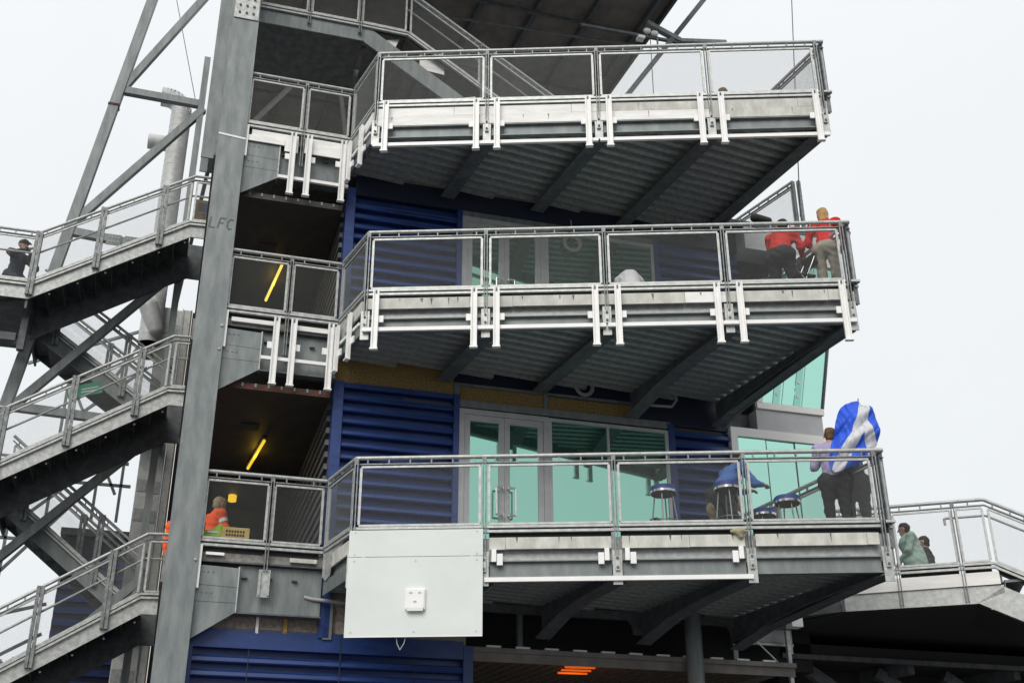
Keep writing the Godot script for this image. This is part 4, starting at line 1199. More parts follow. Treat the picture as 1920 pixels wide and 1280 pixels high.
# ------------------------------------------------------------------ roof canopy
func build_roof() -> void:
	var y := 19.3
	var o := thing("roof_canopy", "large dark roof canopy over the top terrace", "roof")
	var e0 := Vector3(8.85, y, 0.8)
	var dir := Vector3(-0.0615, 0, -0.998)
	var e1 := e0 + dir * 22.0
	var m := MB.new()
	m.prism([e0, e1, Vector3(-0.3, y, -21.0), Vector3(-0.3, y, 0.8)], Vector3(0, 0.15, 0))
	put("roof_sheet", m, M.roof, o)
	for k in 8:
		var x := 8.55 - 1.2 * k
		pbar("rafter", Vector3(x, y - 0.09, 0.75), Vector3(x, y - 0.09, 0.75) + dir * 21.0, 0.10, 0.17, M.steel_dark, o)
	for k in 9:
		var zz := 0.4 - 2.3 * k
		pbar("purlin", Vector3(-0.2, y - 0.22, zz), Vector3(8.85 + 0.0615 * (zz - 0.8), y - 0.22, zz - 0.2), 0.05, 0.08, M.steel_dark, o)
	pbar("edge_gutter", e0 + Vector3(0.03, 0.0, 0), e1 + Vector3(0.03, 0.0, 0), 0.06, 0.32, M.steel_dark, o)
	pbar("tie_rod", Vector3(3.2, y - 0.35, -2.6), Vector3(8.4, y - 0.35, -2.3), 0.04, 0.05, M.galv, o)
	pbar("tie_rod", Vector3(0.2, y - 0.3, -8.2), Vector3(1.9, y - 0.3, -4.2), 0.09, 0.09, M.zinc, o)
	pbar("tie_rod", Vector3(1.9, y - 0.3, -4.2), Vector3(3.0, y - 0.3, -9.0), 0.09, 0.09, M.zinc, o)
	pbox("rear_wall", Vector3(-0.3, 13.45, -14.2), Vector3(8.3, y - 0.3, -14.0), M.dark, o)
	# struts beside the roof edge
	o = thing("roof_strut", "slim steel strut crossing the sky right of the roof edge", "strut")
	pbar("bar", Vector3(10.1, 20.35, -1.0), Vector3(7.2, 15.9, -1.0), 0.10, 0.10, M.steel_dark, o, Vector3(0, 0, 1))
	o = thing("roof_outrigger", "small bracketed outrigger arm at the roof edge carrying two lamps", "bracket")
	pbar("arm", Vector3(8.1, 18.46, -1.0), Vector3(8.85, 18.15, -1.0), 0.12, 0.10, M.galv, o)
	pbar("arm", Vector3(8.85, 18.15, -1.0), Vector3(9.95, 18.36, -1.0), 0.10, 0.08, M.galv, o)
	pbar("tie", Vector3(6.6, 18.05, -1.0), Vector3(8.85, 18.1, -1.0), 0.06, 0.06, M.steel_dark, o)
	for p in [Vector3(8.05, 18.2, -0.95), Vector3(8.22, 18.17, -0.95)]:
		put("lamp_housing", sdf([[p, p + Vector3(0.05, 0, 0), 0.06, 0.06]], 0.015, 0.02), M.white, o)
	pbar("hanger", Vector3(8.3, 18.1, -0.95), Vector3(8.3, 17.6, -0.95), 0.03, 0.03, M.galv, o, Vector3.RIGHT)
	pbox("junction_box", Vector3(7.85, 17.95, -1.05), Vector3(8.0, 18.02, -0.9), M.white, o)
	# thin cables
	var cb := [[Vector3(-1.78, 21.1, -6.0), Vector3(-1.0, 18.16, -6.0), "thin stay cable hanging left of the column near the duct top"], [Vector3(9.95, 19.5, 2.0), Vector3(9.33, 12.1, 2.0), "thin vertical cable in the sky beyond the right end of the balconies"], [Vector3(8.14, 18.1, -0.95), Vector3(8.1, 13.5, -0.95), "thin cable dropping from the outrigger behind the top railing"]]
	for c in cb:
		var cm := MB.new()
		cm.tube(c[0], c[1], 0.009, 6)
		tag(put("cable", cm, M.steel_dark), c[2], "cable")

# ------------------------------------------------------------------ stair from the top terrace up to the roof landing
func build_upper_stair() -> void:
	var z := -1.0
	var F := 16.9
	var o := thing("roof_landing", "grey landing beside the column under the roof canopy", "landing")
	pbox("slab", Vector3(0.05, F - 0.12, -3.0), Vector3(2.1, F - 0.01, z - 0.03), M.steel_dark, o)
	pbox("edge_beam", Vector3(0.05, F - 0.32, z - 0.03), Vector3(2.1, F - 0.02, z), M.galv, o)
	var s := thing("roof_stair", "straight steel stair falling right from the roof landing to the top terrace", "stairs")
	var xe := 7.35
	for zz in [z, -2.3]:
		var m := MB.new()
		m.prism([Vector3(2.1, F - 0.02, zz), Vector3(2.25, F - 0.02, zz), Vector3(xe + 0.15, 13.45, zz), Vector3(xe - 0.35, 13.45, zz), Vector3(2.1, F - 0.34, zz)], Vector3(0, 0, -0.03))
		put("stringer", m, M.galv, s)
	for k in 19:
		var x := 2.2 + (xe - 2.2) / 20.0 * (k + 1)
		var y := F - (F - 13.45) / 20.0 * (k + 1)
		pbox("tread", Vector3(x - 0.27, y - 0.03, -2.29), Vector3(x + 0.02, y, z - 0.035), M.steel_dark, s)
	for k in 5:
		var x := 2.45 + 0.78 * k
		var y := F - 0.02 - (x - 2.25) * 0.676
		var m := MB.new()
		m.prism([Vector3(x, y, z - 0.1), Vector3(x + 0.36, y + 0.12, z - 0.1), Vector3(x + 0.26, y - 0.17, z - 0.1)] if k % 2 == 0 else [Vector3(x, y + 0.02, z - 0.1), Vector3(x, y + 0.48, z - 0.1), Vector3(x + 0.5, y + 0.16, z - 0.1), Vector3(x + 0.5, y - 0.02, z - 0.1)], Vector3(0, 0, -0.015))
		put("side_plate", m, M.plank, s)
	pbox("support_post", Vector3(3.62, 13.45, z - 0.18), Vector3(3.74, F - 1.15, z - 0.06), M.rail, s)
	pbar("support_brace", Vector3(2.3, 14.4, -1.2), Vector3(3.6, 15.4, -1.2), 0.05, 0.05, M.steel_dark, s)
	var r := thing("stair_railing", "mesh railing along the roof landing and the straight stair below the canopy", "railing", "railings of the stair tower")
	var T := 1.12
	var pts := [Vector3(0.06, F + T, z + 0.02), Vector3(1.02, F + T, z + 0.02), Vector3(2.0, F + T, z + 0.02), Vector3(2.95, F + T - 0.02, z + 0.02), Vector3(4.45, F + T - 0.99, z + 0.02), Vector3(6.2, F + T - 2.12, z + 0.02), Vector3(xe + 0.5, 13.45 + 1.25, z + 0.02)]
	handrail(pts, r)
	for i in pts.size() - 1: rail_bay(pts[i], pts[i + 1], r, 0.05, i >= 3)
	for i in [0, 1, 2, 4, 5]: rail_post(pts[i] + Vector3(0, 0, 0.03), Vector3.RIGHT, 1.32 if i < 3 else 1.7, r)
	var b := thing("bag", "red bag standing on the roof landing beside the column", "bag")
	put("body", sdf([[Vector3(0.42, F + 0.2, -1.5), Vector3(0.62, F + 0.2, -1.5), 0.17, 0.17], [Vector3(0.42, F + 0.35, -1.5), Vector3(0.62, F + 0.35, -1.5), 0.14, 0.14]], 0.025, 0.05), plain(0.45, 0.035, 0.02, 0.7), b)
	var hm := MB.new()
	hm.path([Vector3(0.42, F + 0.46, -1.5), Vector3(0.45, F + 0.6, -1.5), Vector3(0.6, F + 0.6, -1.5), Vector3(0.62, F + 0.46, -1.5)], 0.012)
	put("handle", hm, M.black, b)

# ------------------------------------------------------------------ dark concourse below the lowest balcony
func build_underside() -> void:
	var o := thing("concourse", "dark concourse with a ribbed metal ceiling below the lowest balcony", "building")
	pbox("ceiling_deck", Vector3(4.2, 4.9, -8.0), Vector3(9.6, 5.0, -0.25), M.roof, o)
	for k in 26:
		pbar("ceiling_rib", Vector3(4.25 + 0.2 * k, 4.875, -0.3), Vector3(4.25 + 0.2 * k - 0.9, 4.875, -7.0), 0.08, 0.05, M.deck_gloss, o)
	pbar("edge_angle", Vector3(4.2, 4.96, -0.21), Vector3(9.6, 4.96, -0.18), 0.06, 0.07, M.roof, o)
	pbox("edge_fascia", Vector3(4.2, 4.79, -0.235), Vector3(9.6, 4.985, -0.215), M.roof, o)
	for k in 11:
		pbox("edge_clip", Vector3(4.4 + 0.46 * k, 4.995, -0.2), Vector3(4.62 + 0.46 * k, 5.02, -0.14), M.zinc, o)
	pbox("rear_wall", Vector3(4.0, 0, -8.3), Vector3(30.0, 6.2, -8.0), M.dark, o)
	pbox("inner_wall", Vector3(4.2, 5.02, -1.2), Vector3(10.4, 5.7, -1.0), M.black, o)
	pbox("hanger", Vector3(5.0, 5.0, -0.6), Vector3(5.08, 5.66, -0.52), M.galv, o)
	pbox("hanger", Vector3(8.66, 4.98, -0.55), Vector3(8.74, 5.66, -0.47), M.galv, o)
	pbox("hanger", Vector3(9.52, 4.6, -0.3), Vector3(9.58, 5.6, -0.24), M.rail, o)
	pbar("brace", Vector3(8.9, 5.5, -0.4), Vector3(9.4, 5.05, -0.4), 0.02, 0.02, M.rail, o)
	pbox("panel_frame", Vector3(8.95, 5.32, -0.5), Vector3(9.75, 5.36, -0.44), M.rail, o)
	pbox("cabinet", Vector3(8.95, 5.38, -0.55), Vector3(9.66, 5.66, -0.5), M.grey_band, o)
	pbox("panel_frame", Vector3(9.68, 5.2, -0.5), Vector3(9.73, 5.68, -0.44), M.rail, o)
	# haunched brackets under the lowest balcony
	for x in [6.92, 8.62]:
		var m := MB.new()
		m.prism([Vector3(x - 0.75, 5.66, -0.22), Vector3(x + 0.05, 5.66, -0.22), Vector3(x + 0.05, 5.30, -0.22), Vector3(x - 0.12, 5.30, -0.22), Vector3(x - 0.14, 5.45, -0.22), Vector3(x - 0.22, 5.55, -0.22), Vector3(x - 0.4, 5.6, -0.22)], Vector3(0, 0, 0.06))
		put("haunch_bracket", m, M.steel_dark, o)
	pbar("cross_beam", Vector3(3.6, 5.60, -0.24), Vector3(9.6, 5.60, -0.24), 0.06, 0.12, M.steel_dark, o)
	var c := thing("round_column", "round grey column standing under the lowest balcony", "column")
	var m := MB.new()
	m.tube(Vector3(7.76, 0, -0.05), Vector3(7.76, 5.66, -0.05), 0.135, 20)
	put("shaft", m, M.galv, c)
	# amber lamp inside the concourse
	var l := thing("concourse_lamp", "amber lamp under the ribbed concourse ceiling", "lamp")
	for k in 3:
		var e := MB.new()
		e.tube(Vector3(5.72 + 0.03 * k, 4.80, -0.40 - 0.26 * k), Vector3(6.2 + 0.03 * k, 4.80, -0.36 - 0.26 * k), 0.016, 8)
		put("tube", e, M.amber, l)
	for k in 2: pbox("hanger", Vector3(5.8 + 0.35 * k, 4.816, -0.95), Vector3(5.83 + 0.35 * k, 4.85, -0.34), M.steel_dark, l)
	var om := OmniLight3D.new()
	om.name = "amber_light"
	om.position = Vector3(5.98, 4.76, -0.75)
	om.light_color = Color(1.0, 0.5, 0.08)
	om.light_energy = 0.06
	om.light_size = 0.3
	om.omni_range = 9.0
	om.omni_attenuation = 2.0
	om.shadow_enabled = true
	add_child(om)

# ------------------------------------------------------------------ lower landing and stair at the right
func build_right_landing() -> void:
	var P := Vector3(10.95, 0, 1.07)
	var D := Vector3(cos(deg_to_rad(32.0)), 0, sin(deg_to_rad(32.0)))
	var N := Vector3(-D.z, 0, D.x)
	var at := func(u: float, y: float, off := 0.0) -> Vector3: return P + D * u + N * off + Vector3(0, y, 0)
	var F := 6.16
	var o := thing("side_landing", "lower side landing beyond the right end of the balconies", "landing")
	var m := MB.new()
	m.prism([at.call(-0.95, F - 0.14, -0.03), at.call(1.5, F - 0.14, -0.03), at.call(1.5, F - 0.14, -3.2), at.call(-0.95, F - 0.14, -3.2)], Vector3(0, 0.12, 0))
	put("slab", m, M.steel_dark, o)
	pbar("fascia_board", at.call(-0.93, F - 0.09, 0.02), at.call(1.46, F - 0.07, 0.02), 0.03, 0.20, M.plank, o)
	m = MB.new()
	m.prism([at.call(-0.95, F - 0.18), at.call(1.5, F - 0.18), at.call(1.5, F - 0.18) + Vector3(0, -0.12, 0), at.call(1.07, F - 0.45), at.call(-0.93, F - 0.45)], N * -0.03)
	put("edge_beam", m, M.rail, o)
	pbar("end_beam", at.call(-0.95, F - 0.3, 0.0), at.call(-0.95, F - 0.3, -3.0), 0.05, 0.3, M.steel_dark, o)
	for k in 4: pbar("support_beam", at.call(-0.6 + 0.6 * k, F - 0.3, -0.05), at.call(-0.6 + 0.6 * k, F - 0.3, -3.1), 0.1, 0.25, M.steel_dark, o)
	m = MB.new()
	m.prism([at.call(-4.2, F - 0.44, -0.9), at.call(-0.98, F - 0.44, -0.05), at.call(-0.98, F - 0.44, -3.2), at.call(-4.2, F - 0.44, -3.2)], Vector3(0, 0.4, 0))
	put("link_slab", m, M.steel_dark, o)
	pbox("junction_box", at.call(-1.75, F - 0.52, -0.1) - Vector3(0.1, 0.12, 0.1), at.call(-1.75, F - 0.52, -0.1) + Vector3(0.1, 0.12, 0.1), M.plank, o)
	var s := thing("side_stair", "stair falling right from the lower side landing", "stairs")
	for off in [0.0, -1.6]:
		m = MB.new()
		m.prism([at.call(1.08, F - 0.44, off), at.call(1.5, F - 0.21, off), at.call(6.5, F - 3.0, off), at.call(6.5, F - 3.3, off)], N * -0.03)
		put("stringer", m, M.rail, s)
	for k in 14: 
		var a: Vector3 = at.call(1.52 + 0.3 * k, F - 0.1 - 0.17 * k, -0.03)
		m = MB.new()
		m.prism([a, a + D * 0.31, a + D * 0.31 + N * -1.55, a + N * -1.55], Vector3(0, -0.04, 0))
		m.prism([a, a + N * -1.55, a + N * -1.55 + Vector3(0, -0.17, 0), a + Vector3(0, -0.17, 0)], D * 0.012)
		put("tread", m, M.galv, s)
	var r := thing("side_railing", "railing along the lower side landing and its falling stair", "railing")
	var y := 7.37
	var pts := [at.call(-1.0, y), at.call(-0.05, y), at.call(0.93, y), at.call(1.42, y), at.call(2.4, y - 0.55), at.call(3.9, y - 1.4), at.call(5.6, y - 2.37)]
	handrail(pts, r)
	for i in pts.size() - 1: rail_bay(pts[i], pts[i + 1], r, 0.045, false, false)
	for u in [[-0.05, y], [0.93, y], [2.0, y - 0.33], [3.9, y - 1.4]]: rail_post(at.call(u[0], u[1] - 0.01, 0.02), D, 1.62, r)
	var g := MB.new()
	g.path([at.call(0.79, y - 0.36, -0.06), at.call(0.79, y - 0.25, -0.06), at.call(1.42, y - 0.25, -0.06), at.call(2.4, y - 0.80, -0.06), at.call(3.9, y - 1.65, -0.06)], 0.02)
	put("grab_rail", g, M.rail, r)
	# dark mass of the stand beneath
	var b := thing("stand_underside", "dark raked underside of the stand below the side landing", "building")
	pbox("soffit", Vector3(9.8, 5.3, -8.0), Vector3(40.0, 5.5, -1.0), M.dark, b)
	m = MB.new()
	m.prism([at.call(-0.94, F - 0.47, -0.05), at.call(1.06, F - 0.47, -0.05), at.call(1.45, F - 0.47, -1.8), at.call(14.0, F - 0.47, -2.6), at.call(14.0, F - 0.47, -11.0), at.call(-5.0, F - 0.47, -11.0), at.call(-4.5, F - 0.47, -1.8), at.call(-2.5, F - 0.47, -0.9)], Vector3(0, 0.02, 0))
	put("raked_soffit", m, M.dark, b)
	m = MB.new()
	m.prism([at.call(1.08, F - 0.46, -0.04), at.call(6.5, F - 3.32, -0.04), at.call(6.5, F - 3.32, -1.6), at.call(1.08, F - 0.46, -1.6)], Vector3(0, 0.015, 0))
	put("stair_soffit", m, M.dark, b)
	for k in 7: pbar("soffit_beam", Vector3(10.2 + 2.2 * k, 5.2, -1.1), Vector3(8.6 + 2.2 * k, 5.2, -7.5), 0.16, 0.2, M.steel_dark, b)
	pbar("edge_tie", Vector3(9.8, 5.27, -0.95), Vector3(30.0, 5.27, -0.95), 0.06, 0.08, M.steel_dark, b)
	pbox("front_wall", Vector3(10.4, 0, -2.4), Vector3(40.0, 5.29, -2.2), M.dark, b)
	for k in 3: pbar("raker", Vector3(10.6 + 1.4 * k, 5.2, -1.6), Vector3(13.2 + 1.4 * k, 3.6, -1.6), 0.14, 0.2, M.steel_dark, b)

# ------------------------------------------------------------------ ducts, lights, stools, boxes
func tube_light(label: String, at: Vector3, mat: Material) -> void:
	var o := thing("tube_light", label, "lamp", "corridor tube lights")
	pbar("fitting", at + Vector3(-0.073, -0.016, -0.80), at + Vector3(0.073, -0.016, 0.80), 0.07, 0.03, M.steel_dark, o)
	var m := MB.new()
	m.tube(at + Vector3(-0.07, -0.06, -0.76), at + Vector3(0.07, -0.06, 0.76), 0.026, 10)
	put("tube", m, mat, o)
	var l := OmniLight3D.new()
	l.name = numbered("tube_glow")
	l.position = at + Vector3(0, -0.14, 0)
	l.light_color = Color(1.0, 0.82, 0.25)
	l.light_energy = 0.03
	l.light_size = 0.05
	l.omni_range = 8.0
	l.omni_attenuation = 2.0
	l.shadow_enabled = true
	add_child(l)

func stool(label: String, at: Vector3, yaw: float) -> void:
	var o := thing("bar_stool", label, "stool", "blue bar stools on the lowest balcony", at)
	o.rotation.y = yaw
	var m := MB.new()
	var pr := [[0.0, 0.80], [0.175, 0.80], [0.195, 0.785], [0.20, 0.76], [0.19, 0.735]]
	for i in pr.size() - 1: m.tube(Vector3(0, pr[i][1], 0), Vector3(0, pr[i + 1][1] - 0.0005, 0), maxf(pr[i][0], 0.001), 20, pr[i + 1][0], false)
	m.tube(Vector3(0, 0.79, 0), Vector3(0, 0.802, 0), 0.18, 20)
	put("seat", m, M.seat_blue, o)
	m = MB.new()
	m.tube(Vector3(0, 0.70, 0), Vector3(0, 0.734, 0), 0.192, 20)
	put("seat_band", m, M.chrome, o)
	m = MB.new()
	m.tube(Vector3(0, 0.685, 0), Vector3(0, 0.699, 0), 0.18, 20)
	put("seat_base", m, M.black, o)
	for k in 4:
		var p := TAU * (k + 0.5) / 4
		m = MB.new()
		m.tube(Vector3(cos(p) * 0.13, 0.69, sin(p) * 0.13), Vector3(cos(p) * 0.22, 0.0, sin(p) * 0.22), 0.011, 8)
		put("leg", m, M.stool_steel, o)
	m = MB.new()
	for k in 16: m.tube(Vector3(cos(TAU * k / 16) * 0.185, 0.28, sin(TAU * k / 16) * 0.185), Vector3(cos(TAU * (k + 1) / 16) * 0.185, 0.28, sin(TAU * (k + 1) / 16) * 0.185), 0.010, 6)
	put("foot_ring", m, M.stool_steel, o)

func duct(label: String, x: float, z: float, r: float, y0: float, y1: float, tx: float) -> void:
	var o := thing("vent_duct", label, "duct", "spiral vent ducts behind the mast")
	var m := MB.new()
	m.tube(Vector3(x, y0, z), Vector3(x, y1, z), r, 24)
	put("shaft", m, M.zinc, o)
	m = MB.new()
	var n := int((y1 - y0) / 0.15)
	for k in n: m.tube(Vector3(x, y0 + 0.15 * k, z), Vector3(x, y0 + 0.15 * k + 0.012, z), r + 0.003, 24)
	put("seam", m, M.zinc, o)
	m = MB.new()
	var pc := Vector3(x, y1, z)
	for k in 9:
		var a := PI / 2 * (k + 1) / 9.0
		var q := Vector3(x - r * 1.6 * (1.0 - cos(a)), y1 + r * 1.6 * sin(a), z)
		m.tube(pc, q, r, 24, -1, false)
		pc = q
	m.tube(pc, pc + Vector3(-tx, 0, 0), r, 24, r * 1.0, false)
	put("elbow", m, M.zinc, o)
	m = MB.new()
	m.tube(pc + Vector3(-tx * 0.9, 0, 0), pc + Vector3(-tx * 0.9 - 0.01, 0, 0), r * 0.97, 24)
	put("mouth", m, M.dark, o)

func build_details() -> void:
	tube_light("yellow tube light on the middle walkway ceiling", Vector3(0.95, 12.16, -2.95), M.tube_pale)
	tube_light("yellow tube light on the lowest walkway ceiling", Vector3(0.92, 8.72, -2.95), M.tube)
	var g := thing("ceiling_lamp", "small round yellow lamp deep in the lowest walkway", "lamp")
	var m := MB.new()
	m.tube(Vector3(0.72, 8.60, -5.6), Vector3(0.72, 8.725, -5.6), 0.08, 12)
	put("globe", m, M.tube, g)
	duct("taller spiral vent duct with its elbow turned left", -1.26, -6.2, 0.225, 12.0, 17.85, 0.12)
	duct("shorter spiral vent duct with its elbow behind the brace", -1.28, -6.85, 0.18, 12.0, 17.1, 0.36)
	var t := thing("vent_duct", "bulging duct end below the top stair flight", "duct", "spiral vent ducts behind the mast")
	put("shaft", sdf([[Vector3(-1.15, 12.25, -6.0), Vector3(-1.35, 12.75, -6.0), 0.16, 0.2]], 0.03, 0.05), M.zinc, t)
	# hoses
	for q in [[Vector3(5.95, 12.22, WZ + 0.06), "coiled pale hose hanging above the middle doors"], [Vector3(6.09, 9.43, WZ + 0.06), "coiled grey hose hanging over the lowest doors"]]:
		m = MB.new()
		for k in 48:
			var a0 := TAU * k / 16.0 * 0.92 + 2.2
			var a1 := TAU * (k + 1) / 16.0 * 0.92 + 2.2
			var r0 := 0.13 + 0.02 * (k / 16)
			m.tube(q[0] + Vector3(cos(a0) * r0, sin(a0) * r0, 0.006 * (k / 16)), q[0] + Vector3(cos(a1) * r0, sin(a1) * r0, 0.006 * (k / 16)), 0.014, 6)
		m.tube(q[0] + Vector3(0, 0.15, 0.0), q[0] + Vector3(0.0, 0.5, -0.04), 0.012, 6)
		tag(put("hose_coil", m, M.pipe), q[1], "hose")
	m = MB.new()
	m.path([Vector3(7.75, 9.62, WZ + 0.12), Vector3(7.76, 9.35, WZ + 0.12), Vector3(7.66, 9.22, WZ + 0.12), Vector3(7.2, 9.20, WZ + 0.12)], 0.025, 8)
	tag(put("drain_pipe", m, M.pipe), "bent drain pipe under the middle balcony near the right end", "pipe")
	# cable below the white panel
	m = MB.new()
	m.path([bp(0.66, 4.78, 0.1), bp(0.68, 4.66, 0.1), bp(0.72, 4.58, 0.1), bp(0.77, 4.66, 0.1), bp(0.80, 4.78, 0.1)], 0.007, 6)
	tag(put("loose_cable", m, M.pipe), "loose loop of cable below the large white panel", "cable")
	# boxes and bags on the lowest walkway
	var b := thing("cardboard_box", "yellow cardboard box with dark print on the lowest walkway edge", "box", "", Vector3(0.56, FLR[2] + 0.20, -0.35))
	pbox("carton", Vector3(-0.2, 0, -0.13), Vector3(0.2, 0.2, 0.13), M.card, b)
	for k in 2:
		for j in 7: pbox("print", Vector3(-0.14 + 0.04 * j, 0.065 + 0.055 * k, 0.131), Vector3(-0.112 + 0.04 * j, 0.10 + 0.055 * k, 0.134), M.black_text, b)
	pbox("tape", Vector3(-0.201, 0.201, -0.03), Vector3(0.201, 0.204, 0.03), M.card, b)
	b = thing("vest", "lime green folded vest lying beside the cardboard box", "vest", "", Vector3(0.25, FLR[2] + 0.20, -0.35))
	put("cloth", sdf([[Vector3(-0.1, 0.08, 0), Vector3(0.08, 0.08, 0), 0.09, 0.1], [Vector3(0.05, 0.16, 0), Vector3(0.08, 0.22, 0.02), 0.07, 0.05]], 0.02, 0.05), M.lime, b)
	pbox("band", Vector3(-0.1, 0.1, 0.085), Vector3(0.06, 0.13, 0.105), M.white_sign, b)
	b = thing("pallet", "low timber pallet under the cardboard box and lime vest", "pallet", "", Vector3(0.45, FLR[2], -0.35))
	for k in 3: pbox("bearer", Vector3(-0.35 + 0.31 * k, 0, -0.2), Vector3(-0.27 + 0.31 * k, 0.16, 0.2), M.timber, b)
	for k in 4: pbox("plank", Vector3(-0.36, 0.161, -0.2 + 0.105 * k), Vector3(0.36, 0.195, -0.11 + 0.105 * k), M.timber, b)
	# notice behind the top stair railing
	var n := thing("notice_board", "brown notice with blue print behind the top stair railing", "sign", "", Vector3(-0.5, 13.75, -3.9))
	pbox("sheet", Vector3(-0.18, -0.1, -0.02), Vector3(0.18, 0.5, 0.0), M.brown, n)
	for k in 4: pbox("print_line", Vector3(-0.10, 0.40 - 0.05 * k, 0.001), Vector3(0.08 + 0.02 * (k % 2), 0.425 - 0.05 * k, 0.004), M.blue_text, n)
	var one := MeshInstance3D.new()
	var tx := TextMesh.new()
	var sf := SystemFont.new()
	sf.font_names = PackedStringArray(["Droid Sans"])
	tx.font = sf
	tx.text = "1"
	tx.font_size = 32
	tx.pixel_size = 0.0075
	tx.depth = 0.004
	one.mesh = tx
	one.material_override = M.blue_text
	one.name = "numeral"
	one.position = Vector3(0.03, 0.10, 0.004)
	n.add_child(one, true)
	# green exit sign
	n = thing("exit_sign", "green and white exit sign behind the middle stair railing", "sign", "", Vector3(-2.27, 10.43, -5.12))
	pbar("plate", Vector3(-0.30, -0.12, 0), Vector3(0.30, 0.08, 0), 0.02, 0.24, M.green_sign, n)
	pbar("pictogram", Vector3(-0.28, -0.113, 0.012), Vector3(-0.13, -0.063, 0.012), 0.006, 0.17, M.white_sign, n)
	pbar("runner", Vector3(-0.24, -0.16, 0.016), Vector3(-0.19, -0.02, 0.016), 0.004, 0.035, M.green_sign, n, Vector3.RIGHT)
	for k in 2: pbar("text_line", Vector3(-0.05, -0.02 - 0.06 * k, 0.012), Vector3(0.24, 0.077 - 0.06 * k, 0.012), 0.006, 0.022, M.white_sign, n)
	# stools
	stool("blue bar stool nearest the glass doors on the lowest balcony", Vector3(6.40, 6.15, 2.15), 0.2)
	stool("blue bar stool in front of the person in the blue shirt", Vector3(7.22, 6.15, 2.55), 0.5)
	stool("farther of the two blue bar stools in front of the glass bay", Vector3(8.34, 6.15, 1.52), 0.1)
	stool("nearer of the two blue bar stools in front of the glass bay", Vector3(8.36, 6.15, 2.22), 0.7)
	# folding chair on the middle balcony
	var c := thing("folding_chair", "grey metal folding chair between the two red jackets", "chair", "", Vector3(8.72, 9.93, 2.75))
	for s in [-0.17, 0.17]:
		m = MB.new()
		m.tube(Vector3(-0.2, 0, s), Vector3(0.22, 0.9, s), 0.012); put("leg", m, M.chrome, c)
		m = MB.new()
		m.tube(Vector3(0.24, 0, s), Vector3(-0.12, 0.5, s), 0.012); put("leg", m, M.chrome, c)
	pbox("seat", Vector3(-0.18, 0.45, -0.19), Vector3(0.16, 0.48, 0.19), M.black, c)
	pbox("backrest", Vector3(0.18, 0.7, -0.19), Vector3(0.23, 0.9, 0.19), M.black, c)
	# black coat draped over a seat on the middle balcony
	var k2 := thing("coat", "black coat heaped on a seat behind the crouching red jacket", "coat", "", Vector3(8.22, 9.93, 2.45))
	put("cloth", sdf([[Vector3(0, 0.2, 0), Vector3(0.15, 0.2, 0), 0.22, 0.2], [Vector3(0.02, 0.4, 0), Vector3(0.12, 0.48, 0), 0.17, 0.13]], 0.018, 0.08, 0.012), M.black, k2)
	var rg := thing("rag", "stained beige rag caught on the lowest balcony edge beside a post", "cloth")
	put("cloth", sdf([[bp(5.25, RT[2] - 1.165, 0.095), bp(5.46, RT[2] - 1.165, 0.095), 0.022, 0.022], [bp(5.36, RT[2] - 1.19, 0.095), bp(5.38, RT[2] - 1.235, 0.095), 0.06, 0.04]], 0.010, 0.06, 0.006), plain(0.34, 0.31, 0.21, 0.9), rg)
	build_flag()

func segd(p: Vector2, a: Vector2, b: Vector2) -> float:
	return p.distance_to(Geometry2D.get_closest_point_to_segment(p, a, b))

